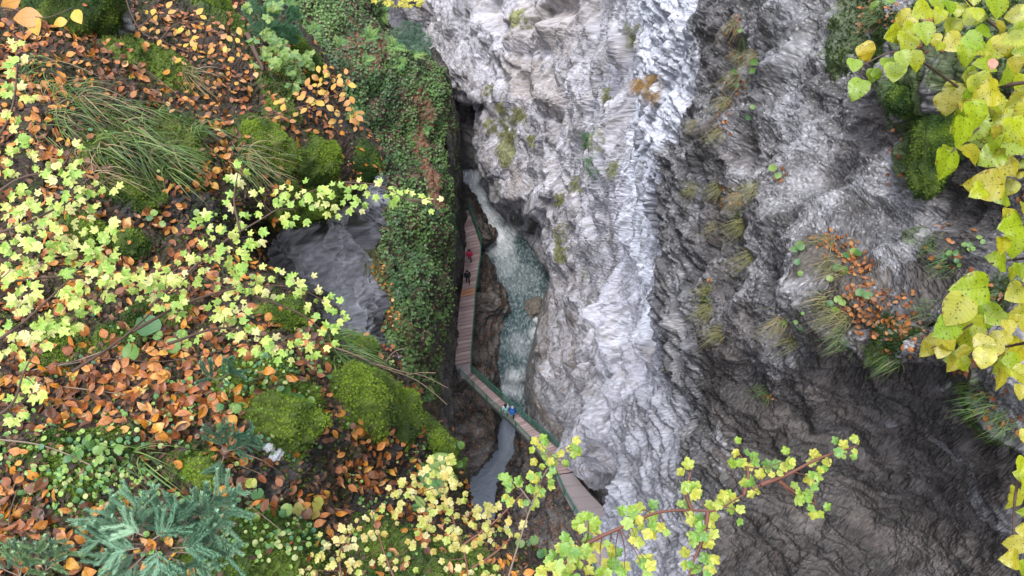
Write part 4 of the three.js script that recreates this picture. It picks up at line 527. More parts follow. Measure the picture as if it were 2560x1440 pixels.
// ---------------------------------------------------------------- mossy boulders
const mossTuft = (() => { const pos = [], idx = []; for (let i = 0; i < 5; i++) { const a = i * 1.257, c = Math.cos(a), s = Math.sin(a), k = pos.length / 3; pos.push(-s * 0.16, 0, c * 0.16, s * 0.16, 0, -c * 0.16, c * 0.6, 0.75 + 0.25 * (i % 2), s * 0.6); idx.push(k, k + 1, k + 2); } return geo(pos, idx); })();
const mossMat = mat(1, 1, 1, { roughness: 0.95 });
const mossTone = (v) => mul3(mix3([0.022, 0.065, 0.008], [0.2, 0.3, 0.022], clamp(v)), rr(0.8, 1.25));
const boulderMat = mat(1, 1, 1, { vertexColors: true, roughness: 0.9, bumpMap: grainMap, bumpScale: 0.01 });
const onMoss = [];
function boulder(label, px, py, rx, ry, thick, tone, o = {}) {
  const g0 = ground(px, py); if (!g0) return; const k = g0.d / FOCAL, n = g0.n.clone().lerp(TOWARD, o.face ?? 0.35).normalize(), dir = across(o.turn ?? 0), t = thing(o.name ?? 'mossy_boulder', label, o.category ?? 'boulder', null, 'mossy boulders on the slope');
  const sg = mergeVertices((() => { const q = new THREE.SphereGeometry(1, 90, 64); q.deleteAttribute('uv'); q.deleteAttribute('normal'); return q; })(), 1e-4);
  pose(t, g0.p.clone().addScaledVector(n, -thick * (o.sink ?? 0.45)), n, dir, 1); t.updateMatrix();
  const p = sg.attributes.position, v = V(), col = [], S = V(rx * k, thick, ry * k), sd = px * 0.013 + py * 0.007, uv = [], moss = [];
  for (let i = 0; i < p.count; i++) { v.fromBufferAttribute(p, i); const r = 1 + 0.3 * fbm(v.x * 1.2 + sd, v.y * 1.2, v.z * 1.2, 3) + 0.06 * lump(v.x * 5 + sd, v.y * 5, v.z * 5, 3); v.multiplyScalar(r).multiply(S); p.setXYZ(i, v.x, v.y, v.z); uv.push(v.x * 4, v.z * 4); }
  sg.computeVertexNormals(); const nn = sg.attributes.normal, q = new THREE.Quaternion().copy(t.quaternion);
  for (let i = 0; i < p.count; i++) { const w = V().fromBufferAttribute(p, i), u = V().fromBufferAttribute(nn, i).applyQuaternion(q), bare = o.bareSide ? smooth(0.35, 0.55, w.x / S.x - 0.5 * w.z / S.z + 0.5 * fbm(w.x * 5 + sd, w.y * 5, w.z * 5, 3)) : 0; const a = clamp(tone + 0.9 * fbm(w.x * 3 + sd, w.y * 3, w.z * 3, 3)); col.push(...mix3(mix3([0.02, 0.04, 0.006], [0.09, 0.13, 0.014], a), mul3(mix3([0.07, 0.065, 0.06], [0.4, 0.4, 0.41], smooth(-0.15, 0.3, fbm(w.x * 9, w.y * 9, w.z * 9, 3))), 1 + 0.4 * n3(w.x * 40, w.y * 40, w.z * 40)), bare)); if (bare < 0.3) moss.push(i); }
  sg.setAttribute('color', new THREE.Float32BufferAttribute(col, 3)); sg.setAttribute('uv', new THREE.Float32BufferAttribute(uv, 2));
  part(t, 'stone', sg, boulderMat);
  const places = [], area = rx * ry * k * k * 4; for (let i = 0; i < Math.min(11000, area * (o.density ?? 13000) * 1.6); i++) { const a = moss[Math.floor(rnd() * moss.length)]; if (a === undefined) break; const w = V().fromBufferAttribute(p, a), u = V().fromBufferAttribute(nn, a); if (u.y < -0.35) continue; const j = V(rr(-1, 1), 0, rr(-1, 1)).multiplyScalar(0.012); places.push({ p: w.clone().add(j), n: u.clone().add(jitter(0.45)), dir: jitter(1), size: rr(0.011, 0.021) * (o.blade ?? 1) * Math.max(1, g0.d / 6), c: mossTone(tone + 0.9 * fbm(w.x * 3 + sd, w.y * 3, w.z * 3, 3) + rr(-0.25, 0.25)) }); }
  swarm(t, 'moss', mossTuft, mossMat, places); t.updateMatrixWorld(); if (px < 1300) for (let i = 0; i < 7; i++) { const a = Math.floor(rnd() * p.count), u = V().fromBufferAttribute(nn, a).applyQuaternion(q), w = V().fromBufferAttribute(p, a).applyMatrix4(t.matrixWorld); if (u.dot(TOWARD) > 0.55) onMoss.push({ px, py, p: w.addScaledVector(u, 0.015), n: u.add(jitter(0.25)), dir: jitter(1), size: rr(0.045, 0.075), shape: Math.floor(rnd() * 5), ci: pick([0, 2, 5, 8, 9, 3, 1]), d: g0.d, key: 0 }); }
  return t;
}
boulder('moss covered tree foot with bare grey bark at the top left', 195, 45, 112, 92, 0.62, 0.3, { name: 'tree_foot', category: 'tree', bareSide: true, turn: -12, sink: 0.05, group: null });
boulder('bright mossy boulder above the tall grass tuft', 655, 350, 68, 54, 0.3, 0.8, { turn: 25 });
boulder('rounded mossy boulder with dark shaded side by the ravine lip', 795, 395, 52, 78, 0.34, 0.55, { turn: 40 });
boulder('dark mossy rock at the edge above the ivy slope', 905, 415, 52, 48, 0.3, 0.12);
boulder('wide mossy ledge stone above the grey rock face', 775, 515, 105, 48, 0.25, 0.3);
boulder('small mossy stone among the pale maple shoots', 208, 585, 50, 38, 0.12, 0.4);
boulder('small bright mossy stone right of the maple shoots', 326, 605, 32, 40, 0.1, 0.45);
boulder('mossy hummock beneath the maple branch beside the grey rock face', 705, 790, 70, 46, 0.16, 0.4);
boulder('little mossy knob at the foot of the grey rock face', 900, 862, 42, 26, 0.1, 0.65);
boulder('largest bright green moss cushion above the gorge', 900, 985, 86, 86, 0.36, 0.75, { density: 14000 });
boulder('moss cushion leaning on the largest cushion', 1000, 1018, 62, 56, 0.28, 0.55, { turn: 40 });
boulder('low mossy spur running down to the fern', 1085, 1095, 85, 30, 0.16, 0.5, { turn: 42 });
boulder('yellow-green moss boulder with bare dark earth below', 725, 1045, 98, 58, 0.3, 0.72, { density: 14000, turn: 8 });
boulder('mossy hump beside the spruce sapling', 485, 1180, 52, 36, 0.08, 0.7);
boulder('long mossy root ridge bordering the ivy slope', 738, 118, 90, 26, 0.22, 0.42, { turn: 47 });
boulder('mossy ridge stone at the top edge of the slope', 545, 15, 34, 52, 0.2, 0.5, { turn: -20 });
boulder('mossy stone half hidden by grass on the left slope', 320, 470, 42, 22, 0.1, 0.45, { turn: 10 });
boulder('large dark green moss mound behind the yellow lime leaves', 2355, 330, 62, 150, 0.3, 0.22, { turn: 8, face: 0.5 });
boulder('smaller moss mound beside the dark hollow on the right wall', 2265, 240, 48, 45, 0.2, 0.22, { face: 0.5 });
{ // boulder in the stream and loose pale stones
  const stone = (label, name, p, sx, sy, sz, c, seed) => { const q = new THREE.IcosahedronGeometry(1, 12); q.deleteAttribute('uv'); q.deleteAttribute('normal'); const g = mergeVertices(q, 1e-4), a = g.attributes.position, v = V(), col = []; for (let i = 0; i < a.count; i++) { v.fromBufferAttribute(a, i); const r = 1 + 0.35 * fbm(v.x + seed, v.y, v.z, 3) - 0.2 * lump(v.x * 1.8 + seed, v.y * 1.8, v.z * 1.8, 3); col.push(...mul3(c, 1 + 0.35 * n3(v.x * 9, v.y * 9, v.z * 9 + seed))); v.multiplyScalar(r); a.setXYZ(i, v.x * sx, v.y * sy, v.z * sz); } g.computeVertexNormals(); g.setAttribute('color', new THREE.Float32BufferAttribute(col, 3)); const m = solo(name, g, boulderMat, label, 'stone'); m.position.copy(p); return m; };
  stone('grey boulder against the right bank of the stream', 'river_boulder', level(1338, 770, -4.6), 0.95, 1.0, 1.0, [0.16, 0.14, 0.12], 3);
  stone('leafy brown rock nose beside the white chute', 'river_boulder', level(1222, 585, -2.6), 0.75, 1.1, 0.8, [0.13, 0.1, 0.085], 8);
  let g = ground(690, 1132); stone('pale broken stone below the yellow-green moss boulder', 'pale_stone', g.p, 0.04, 0.03, 0.05, [0.45, 0.46, 0.48], 5);
  g = ground(672, 1118); stone('small whitish stone next to the pale broken stone', 'pale_stone', g.p, 0.03, 0.025, 0.025, [0.5, 0.5, 0.5], 6);
  for (const [x, y, w] of [[1288, 322, 'uppermost pale stone in the moss patch of the pale wall'], [1297, 332, 'right-hand pale stone in the moss patch of the pale wall'], [1276, 323, 'left-hand pale stone in the moss patch of the pale wall']]) { g = ground(x, y); stone(w, 'pale_stone', g.p, 0.16, 0.16, 0.16, [0.6, 0.6, 0.62], x); }
}
console.log('boulders');

// ---------------------------------------------------------------- moss, fallen leaves, ground cover
const mossNear = of('moss', near), earthNear = of('earth', near), nearGrid = near.pos, nearN = near.nor, nearCount = near.nu * near.nv;
{
  const places = [];
  for (let i = 0; i < 160000 && places.length < 26000; i++) {
    const k = Math.floor(rnd() * nearCount) * 3, x = nearGrid[k], y = nearGrid[k + 1], z = nearGrid[k + 2], q = seen(V(x, y, z)); if (q[0] < -60 || q[0] > 1500 || q[1] < -60 || q[1] > 1500) continue;
    const m = amountOf(mossNear, x, y, z, 0.3 * n3(x * 5, y * 5, z * 5)); if (rnd() > m * 0.95 + 0.05) continue;
    places.push({ p: V(x, y, z), n: V(nearN[k], nearN[k + 1], nearN[k + 2]).add(jitter(0.5)), dir: jitter(1), size: rr(0.011, 0.022) * Math.max(1, q[2] / 5), c: mossTone(0.3 + 0.7 * fbm(x * 2.2 + 9, y * 2.2, z * 2.2, 2) + rr(-0.2, 0.3)) });
  }
  const m = swarm(scene, 'slope_moss', mossTuft, mossMat, places); tag(m, 'short green moss growing over the leafy slope', 'moss');
}
{
  const gr = of('green', rib), places = [], R = rib.pos, N = rib.nor, C = rib.nu * rib.nv;
  for (let i = 0; i < 260000 && places.length < 14000; i++) { const k = Math.floor(rnd() * C) * 3, x = R[k], y = R[k + 1], z = R[k + 2], a = amountOf(gr, x, y, z, 0.3 * n3(x * 4, y * 4, z * 4)); if (a < 0.2 || rnd() > a) continue; const q = seen(V(x, y, z)); if (q[0] > 2700 || q[1] < -100 || q[1] > 1500) continue; places.push({ p: V(x, y, z), n: V(N[k], N[k + 1], N[k + 2]).add(jitter(0.5)), dir: jitter(1), size: rr(0.018, 0.036), c: mul3(mossTone(0.1 + 0.5 * fbm(x * 2, y * 2, z * 2, 2) + rr(-0.1, 0.2)), 0.6) }); }
  tag(swarm(scene, 'wall_moss', mossTuft, mossMat, places), 'dark green moss growing on the ledges of the right wall', 'moss');
}
const tones = ['orange-brown', 'russet', 'tan-orange', 'red-brown', 'dark brown', 'ochre', 'bright orange', 'deep brown', 'pinkish tan', 'pale apricot', 'chestnut', 'blackish brown', 'golden', 'copper'], bends = ['flat', 'upturned', 'cupped', 'half-folded', 'rolled'];
const marks = [[205, 60, 'mossy tree foot'], [400, 80, 'upper beech sapling'], [655, 345, 'bright mossy boulder'], [795, 395, 'boulder by the ravine lip'], [775, 515, 'mossy ledge stone'], [260, 300, 'sedge tufts'], [320, 470, 'grass-hidden mossy stone'], [208, 585, 'small mossy stone'], [326, 605, 'bright small mossy stone'], [705, 790, 'mossy hummock'], [370, 850, 'broad round green leaves'], [900, 985, 'largest moss cushion'], [725, 1045, 'yellow-green moss boulder'], [585, 1030, 'bright herb'], [485, 1180, 'mossy hump'], [230, 1130, 'green leaf rosette'], [390, 1330, 'spruce sapling'], [80, 1390, 'thin spruce seedling'], [590, 1100, 'small spruce seedling'], [670, 1275, 'green herb'], [760, 1285, 'yellow seedling'], [1060, 1150, 'green fern'], [1100, 1300, 'pale yellow bush'], [100, 990, 'lowest maple leaves'], [60, 700, 'left maple shoots'], [120, 1120, 'brown stick'], [40, 1280, 'thin dark stem'], [560, 900, 'dark runner'], [300, 960, 'weathered stick'], [640, 1160, 'broken twigs'], [880, 1340, 'yellow bush side shoot'], [150, 920, 'long pale stem'], [2110, 630, 'dry grass of the wall pile'], [2150, 770, 'lower wall pile'], [2240, 810, 'dark ledge'], [1845, 150, 'upper wall tufts'], [1820, 480, 'grassy wall ledge'], [2330, 70, 'upper lime leaves'], [2200, 40, 'wall-top grass'], [2400, 640, 'trailing herb'], [2500, 1030, 'lowest grass cushion'], [2470, 800, 'big lime leaf'], [1952, 440, 'green leaf pair'], [2160, 690, 'serrated plant']];
function lone(q) {                               // a fallen leaf of its own, named by colour, bend and the landmark next to it
  let m = marks[0]; for (const k of marks) if (Math.hypot(q.px - k[0], q.py - k[1]) < Math.hypot(q.px - m[0], q.py - m[1])) m = k;
  const dx = q.px - m[0], dy = q.py - m[1], r = Math.hypot(dx, dy), side = r < 45 ? 'beside' : Math.abs(dx) > 1.8 * Math.abs(dy) ? (dx > 0 ? 'right of' : 'left of') : Math.abs(dy) > 1.8 * Math.abs(dx) ? (dy > 0 ? 'below' : 'above') : `${dy > 0 ? 'lower' : 'upper'} ${dx > 0 ? 'right' : 'left'} of`;
  const label = `${bends[q.shape]} ${tones[q.ci]} fallen leaf ${r > 45 && r < 90 ? 'just ' : ''}${side} the ${m[2]}`, o = solo('fallen_leaf', beechShapes[q.shape], litterMats[q.ci], label, 'leaf', label.replace('leaf', 'leaves'));
  pose(o, q.p, q.n, q.dir, q.size);
}
const leafy = (px, py) => { // how thickly leaves lie: thick drifts with bare stretches between
  let k = 0.24 + 1.6 * fbm(px * 0.007 + 3, py * 0.01, 1.5, 4);
  for (const [x, y, rx, ry, a] of [[330, 90, 130, 90, 0.9], [450, 180, 140, 100, 1.0], [580, 280, 110, 120, 0.8], [60, 160, 130, 90, 0.8], [100, 260, 130, 120, 0.5], [400, 560, 90, 70, 0.5], [560, 400, 90, 80, 0.4], [250, 950, 300, 110, 0.8], [450, 1030, 180, 90, 0.9], [500, 900, 200, 90, 0.7], [960, 1120, 130, 80, 0.8], [440, 1250, 90, 60, 0.6], [60, 1280, 120, 120, 0.6], [820, 1300, 90, 120, 0.5], [900, 1250, 80, 40, 0.4], [1080, 1320, 200, 60, 0.5], [160, 1400, 180, 80, 0.5], [120, 620, 200, 140, 0.4], [330, 760, 200, 80, 0.5], [740, 930, 90, 60, 0.5], [280, 640, 120, 60, 0.5], [700, 1250, 100, 60, 0.4], [370, 1220, 60, 50, -0.7], [300, 1180, 120, 50, -0.6], [740, 1150, 110, 40, -0.6], [640, 1370, 100, 60, -0.6], [240, 300, 130, 50, -0.4], [440, 380, 90, 90, -0.5]]) k += a * Math.exp(-(((px - x) / rx) ** 2 + ((py - y) / ry) ** 2));
  return k;
};
{
  const all = [];
  for (let i = 0; i < 60000 && all.length < 4000; i++) {
    const px = rr(-160, 1420), py = rr(-160, 1560), g = ground(px, py); if (!g || (g.s !== near)) continue;
    const m = amountOf(mossNear, g.p.x, g.p.y, g.p.z, 0), e = amountOf(earthNear, g.p.x, g.p.y, g.p.z, 0); let k = leafy(px, py) * (1 - 0.86 * m) * (1 - 0.72 * e); if (px > 700 && py > 480 && py < 860) k *= 0.3;
    if (rnd() > k * (g.d * g.d) / 26) continue;
    const size = rr(0.046, 0.08), age = n3(px * 0.004, py * 0.004, 5) + rr(-0.9, 0.9); let ci = Math.floor(rr(0, litterMats.length)); if (age > 0.5) ci = pick([0, 2, 5, 6, 9, 12, 0, 2]); else if (age < -0.45) ci = pick([3, 4, 7, 10, 11, 13]);
    all.push({ px, py, p: g.p.clone().addScaledVector(g.n, rr(0.008, 0.035)), n: g.n.clone().add(jitter(0.3)).addScaledVector(TOWARD, 0.1), dir: jitter(1), size, shape: Math.floor(rnd() * beechShapes.length), ci, d: g.d, key: size / g.d * (px > 0 && px < 1300 && py > 0 && py < 1440 ? 1 : 0) });
  }
  all.push(...onMoss); all.sort((a, b) => b.key - a.key);
  all.slice(0, 230).forEach((q) => lone(q));
  const heap = thing('leaf_litter', 'layer of brown and orange fallen beech leaves over the slope', 'leaf litter'); heap.userData.kind = 'stuff';
  beechShapes.forEach((s, i) => swarm(heap, 'leaves', s, mat(1, 1, 1, { roughness: 0.55, map: prints.fallen[i % 2] }), all.slice(230).filter((q) => q.shape === i).map((q) => ({ ...q, c: mul3(litterColours[q.ci], rr(0.85, 1.1)) }))));
  // dark old leaves and crumbs between them
  const crumbs = []; for (let i = 0; i < 30000 && crumbs.length < 9000; i++) { const px = rr(-100, 1420), py = rr(-100, 1500), g = ground(px, py); if (!g || g.s !== near) continue; const m = amountOf(mossNear, g.p.x, g.p.y, g.p.z, 0); if (rnd() > 1 - 0.85 * m) continue; crumbs.push({ p: g.p.clone().addScaledVector(g.n, 0.004), n: g.n.clone().add(jitter(0.5)), dir: jitter(1), size: V(rr(0.015, 0.05), 0.03, rr(0.015, 0.05)), c: mul3(pick([[0.11, 0.055, 0.03], [0.07, 0.035, 0.022], [0.16, 0.08, 0.04], [0.045, 0.03, 0.022]]), rr(0.7, 1.3)) }); }
  swarm(heap, 'crumbs', beechShapes[2], mat(1, 1, 1, { roughness: 0.7 }), crumbs);
  const cover = []; for (let i = 0; i < 60000 && cover.length < 1500; i++) { const px = rr(-60, 1400), py = rr(-60, 1480), g = ground(px, py); if (!g || g.s !== near) continue; let k = smooth(0.05, 0.5, fbm(px * 0.008 + 40, py * 0.011, 2, 3)) * (py > 820 ? 0.55 : 0.1); for (const [x, y, r] of [[180, 1180, 130], [300, 1230, 110], [640, 950, 110], [760, 890, 90], [430, 1020, 60], [240, 1130, 70], [700, 1340, 90], [1060, 1150, 60], [640, 350, 30]]) k += 0.9 * Math.exp(-(((px - x) / r) ** 2 + ((py - y) / (r * 0.6)) ** 2)); if (rnd() > k * 0.5) continue; cover.push({ p: g.p.clone().addScaledVector(g.n, rr(0.01, 0.03)), n: g.n.clone().add(jitter(0.4)).addScaledVector(TOWARD, 0.4), dir: jitter(1), size: rr(0.014, 0.032), c: mul3(pick([hex('#8dbd5c'), hex('#6ba05a'), hex('#a8cc62'), hex('#5d9468'), hex('#cdd88a')]), 0.55) }); }
  tag(swarm(scene, 'ground_cover', roundShapes[0], mat(1, 1, 1, { roughness: 0.6 }), cover), 'tiny round green leaflets dotted over the mossy slope', 'ground cover');
}
console.log('litter');

// ---------------------------------------------------------------- ivy hillside
{
  const ivyLeaf = lobed((a) => 0.34 + 0.16 * Math.max(0, Math.cos(a * 1.5)), 9, -0.3, 0.1, 12), A = [], B = [], humus = of('humus', ivy), turf = of('turf', ivy);
  for (let i = 0; i < 90000 && A.length < 30000; i++) {
    const px = rr(560, 1150), py = rr(-60, 1000), g = ground(px, py); if (!g || g.s !== ivy || g.p.y < 5.5 || (g.n.x > 0.8 && rnd() < 0.8)) continue;
    const h = amountOf(humus, g.p.x, g.p.y, g.p.z, 0.3 * n3(g.p.x, g.p.y, g.p.z)), t = amountOf(turf, g.p.x, g.p.y, g.p.z, 0), dens = clamp(0.62 + 0.9 * fbm(g.p.x * 0.35, g.p.y * 0.35, g.p.z * 0.35, 3)) * (1 - 0.93 * h) * (1 - 0.8 * t);
    const q = rnd(), v = clamp(0.5 + 1.2 * fbm(g.p.x * 0.25 + 7, g.p.y * 0.25, g.p.z * 0.25, 2) + rr(-0.3, 0.3)), young = smooth(700, 860, py + 60 * n3(px * 0.02, py * 0.02, 3)) * 0.7;
    if (q < dens) A.push({ p: g.p.clone().addScaledVector(g.n, rr(0.02, 0.22)), n: g.n.clone().add(jitter(0.5)).addScaledVector(UP, 0.5), dir: jitter(1), size: rr(0.12, 0.24), c: mul3(mix3(mix3([0.026, 0.072, 0.022], [0.1, 0.19, 0.045], v), [0.12, 0.2, 0.04], young * rnd()), rr(0.7, 1.3)) });
    else if (q < dens + 0.22) B.push({ p: g.p.clone().addScaledVector(g.n, 0.03), n: g.n.clone().add(jitter(0.5)), dir: jitter(1), size: rr(0.09, 0.17), c: mul3(mix3(pick(litterColours), [0.24, 0.18, 0.14], 0.7), rr(0.4, 0.9)) });
  }
  tag(swarm(scene, 'ivy_cover', ivyLeaf, mat(1, 1, 1, { roughness: 0.45 }), A), 'dense dark green ivy covering the steep hillside', 'ivy');
  tag(swarm(scene, 'hillside_litter', beechShapes[0], mat(1, 1, 1, { roughness: 0.7 }), B), 'brown leaf litter showing between the ivy on the hillside', 'leaf litter');
  const C = []; for (let i = 0; i < 20000 && C.length < 3200; i++) { const px = rr(1130, 1560), py = rr(480, 1440), g = ground(px, py); if (!g || !(g.s === bankL || g.s === bankR || (g.s === wallR && px < 1460))) continue; const up = g.n.y; let k = g.s === wallR ? 0.12 * smooth(0.1, 0.5, up) : smooth(0.2, 0.7, up + 0.5 * fbm(g.p.x * 0.6, g.p.y * 0.6, g.p.z * 0.6, 3)); if (rnd() > k) continue; C.push({ p: g.p.clone().addScaledVector(g.n, 0.02), n: g.n.clone().add(jitter(0.4)), dir: jitter(1), size: rr(0.08, 0.14), c: mul3(pick(litterColours), rr(0.35, 0.8)) }); }
  tag(swarm(scene, 'gorge_litter', beechShapes[0], mat(1, 1, 1, { roughness: 0.6 }), C), 'damp brown leaves caught on the rocks beside the stream', 'leaf litter');
}
console.log('ivy');

// ---------------------------------------------------------------- shrubs and saplings with single leaves
// clusters: [px, py, rx, ry, count]; each cluster hangs on a twig that leaves the nearest stem
function shoot(name, label, category, depth, stems, clusters, shapes, mats, size, opt = {}) {
  const o = thing(name, label, category); if (opt.group) o.userData.group = opt.group;
  const D = (px, py) => (typeof depth === 'function' ? depth(px, py) : depth);
  const lines = stems.map((s) => s.map(([x, y, d]) => at(x, y, d ?? D(x, y)))); const sm = opt.bark ?? bark, knots = [];
  lines.forEach((l) => { if (l.length === 2) l.splice(1, 0, l[0].clone().lerp(l[1], 0.5).add(jitter(0.01))); part(o, 'stem', limb(l, opt.r0 ?? 0.006, opt.r1 ?? 0.0018), sm); const c = new THREE.CatmullRomCurve3(l); for (let i = 0; i <= 30; i++) knots.push(c.getPointAt(i / 30)); });
  for (const [cx, cy, rx, ry, n] of clusters) {
    const d = D(cx, cy) * rr(0.95, 1.05), k = d / FOCAL, centre = at(cx, cy, d); let best = knots[0]; for (const q of knots) if (q.distanceToSquared(centre) < best.distanceToSquared(centre)) best = q;
    const twig = best.distanceTo(centre) > 0.01 ? part(o, 'twig', limb([best, best.clone().lerp(centre, 0.5).add(jitter(0.01)), centre], opt.tw ?? 0.0022, 0.0008, 4, 5), sm) : o;
    for (let i = 0; i < n; i++) {
      const a = rnd() * 6.283, q = Math.sqrt(rnd()) * 1.12, p = at(cx + q * rx * Math.cos(a), cy + q * ry * Math.sin(a), d + rr(-1, 1) * (opt.deep ?? 0.12)), out = across(a * 57.3 + rr(-50, 50)).addScaledVector(DOWN, 0.25);
      const m = part(twig, 'leaf', pick(shapes), pick(mats)); pose(m, p, TOWARD.clone().lerp(UP, 0.4).add(jitter(opt.tilt ?? 0.42)), out, size * rr(0.72, 1.2) * (opt.scale ?? 1));
    }
  }
  return o;
}
const mapleD = (px, py) => lerp(2.45, 3.4, clamp((px - 100) / 900)) * lerp(1.1, 0.95, clamp(py / 900));
shoot('maple_sapling', 'pale yellow-green maple shoots along the left edge, upper part', 'sapling', mapleD, [[[-90, 560], [40, 450], [150, 420], [180, 370]], [[-60, 420], [20, 300], [40, 210], [42, 110]], [[-60, 600], [60, 560], [180, 500], [280, 445]]],
  [[40, 145, 25, 45, 9], [40, 230, 45, 24, 9], [25, 330, 45, 45, 16], [172, 388, 30, 35, 8], [70, 420, 65, 55, 26], [165, 470, 60, 45, 18], [265, 470, 32, 25, 7], [60, 525, 75, 45, 26], [160, 555, 70, 40, 20], [250, 550, 35, 45, 11], [20, 600, 40, 40, 12], [110, 600, 50, 30, 12]], mapleShapes, mapleMats, 0.036, { group: 'maple saplings on the left' });
shoot('maple_sapling', 'pale maple shoots along the left edge, lower part', 'sapling', mapleD, [[[-90, 900], [40, 820], [130, 740], [230, 640]], [[-60, 720], [60, 700], [180, 690], [300, 690]], [[-80, 1080], [30, 1010], [60, 930], [100, 860]]],
  [[40, 650, 55, 45, 18], [130, 650, 65, 45, 18], [230, 630, 55, 50, 18], [290, 690, 65, 36, 20], [60, 740, 65, 55, 20], [150, 725, 50, 40, 12], [200, 790, 40, 45, 9], [60, 830, 65, 45, 20], [130, 835, 36, 45, 8], [40, 1000, 38, 55, 10], [25, 900, 36, 36, 5], [90, 970, 24, 24, 4], [230, 720, 50, 50, 14], [270, 610, 40, 40, 10]], mapleShapes, mapleMats, 0.037, { group: 'maple saplings on the left' });
shoot('maple_sapling', 'pale maple branches spread over the litter left of the grey rock face', 'sapling', mapleD, [[[180, 930], [300, 850], [400, 760], [480, 680]], [[330, 830], [460, 760], [600, 720], [740, 720], [850, 775]], [[420, 860], [560, 820], [700, 860], [760, 870]], [[640, 740], [760, 790], [820, 840]]],
  [[400, 700, 60, 36, 16], [470, 680, 55, 45, 15], [430, 760, 55, 36, 14], [520, 640, 45, 36, 12], [590, 700, 55, 28, 14], [640, 690, 55, 36, 15], [700, 712, 65, 28, 16], [760, 722, 45, 36, 10], [800, 760, 36, 36, 10], [852, 775, 14, 25, 5], [820, 830, 24, 36, 8], [560, 770, 55, 36, 12], [600, 810, 55, 36, 14], [640, 850, 55, 28, 12], [700, 872, 55, 32, 14], [770, 860, 30, 30, 7], [350, 720, 40, 40, 10], [480, 840, 40, 24, 6], [560, 600, 30, 20, 5]], mapleShapes, mapleMats, 0.036, { group: 'maple saplings on the left' });
shoot('maple_sapling', 'slender maple branch reaching right across the mossy lip towards the ivy', 'sapling', mapleD, [[[373, 769], [460, 690], [560, 605], [650, 550], [705, 517], [800, 470], [890, 450]], [[600, 575], [585, 500], [595, 430]], [[860, 455], [950, 465], [1020, 500], [1060, 515]], [[1020, 500], [1080, 500], [1112, 496]]],
  [[510, 560, 36, 36, 7], [590, 530, 28, 50, 12], [598, 440, 28, 28, 8], [625, 590, 34, 36, 10], [660, 500, 36, 36, 9], [740, 525, 40, 36, 15], [770, 480, 45, 24, 11], [840, 500, 45, 36, 12], [895, 490, 36, 36, 12], [950, 470, 36, 20, 7], [1010, 495, 34, 20, 8], [1055, 515, 24, 24, 4], [1108, 497, 6, 6, 1], [575, 640, 36, 30, 8], [700, 475, 24, 18, 4]], mapleShapes, mapleMats.slice(1), 0.037, { group: 'maple saplings on the left' });
shoot('yellow_shrub', 'pale yellow three-lobed bush hanging over the gorge edge at bottom centre', 'shrub', (x, y) => 3.1, [[[1180, 1500], [1160, 1380], [1120, 1260], [1100, 1160]], [[1000, 1480], [960, 1380], [930, 1280]], [[1160, 1360], [1230, 1310], [1290, 1250], [1330, 1210]], [[1180, 1420], [1240, 1380], [1280, 1340]], [[860, 1480], [850, 1380], [880, 1330]]],
  [[1100, 1160, 36, 28, 14], [1090, 1200, 40, 30, 12], [1120, 1230, 40, 30, 14], [1060, 1230, 36, 28, 10], [1010, 1220, 40, 28, 10], [1150, 1275, 40, 30, 14], [1190, 1290, 36, 36, 14], [1230, 1290, 30, 30, 10], [1100, 1300, 60, 36, 18], [1160, 1340, 60, 30, 18], [1230, 1340, 40, 30, 10], [1040, 1290, 50, 30, 10], [980, 1260, 30, 30, 6], [960, 1310, 40, 40, 10], [1060, 1350, 40, 30, 10], [880, 1330, 45, 40, 18], [850, 1390, 45, 40, 14], [800, 1370, 30, 30, 7], [900, 1400, 30, 30, 6], [1280, 1310, 28, 30, 6], [1190, 1420, 50, 30, 10], [1000, 1400, 50, 36, 10], [760, 1420, 40, 24, 5], [1120, 1400, 40, 30, 7]], currantShapes, yellowMats, 0.029, { deep: 0.25, bark: redBark });
shoot('currant_shrub', 'lobed yellow-green leaves on thin shoots hanging before the dark gorge bottom', 'shrub', 2.6, [[[1260, 1480], [1290, 1380], [1330, 1260], [1370, 1170], [1420, 1120]], [[1330, 1260], [1290, 1210], [1256, 1195]]],
  [[1262, 1198, 18, 10, 4], [1285, 1205, 20, 15, 5], [1300, 1225, 25, 18, 5], [1350, 1205, 28, 25, 12], [1340, 1240, 26, 20, 7], [1262, 1232, 12, 14, 3], [1290, 1255, 20, 14, 4], [1316, 1265, 14, 14, 3], [1350, 1105, 18, 15, 6], [1345, 1125, 16, 12, 4], [1375, 1130, 18, 10, 4], [1360, 1155, 24, 12, 6], [1400, 1160, 25, 12, 6], [1440, 1108, 14, 10, 3], [1420, 1135, 24, 10, 5], [1442, 1135, 8, 10, 2], [1384, 1185, 8, 12, 3]], currantShapes, currantMats, 0.029, { bark: paleBark, r0: 0.004 });
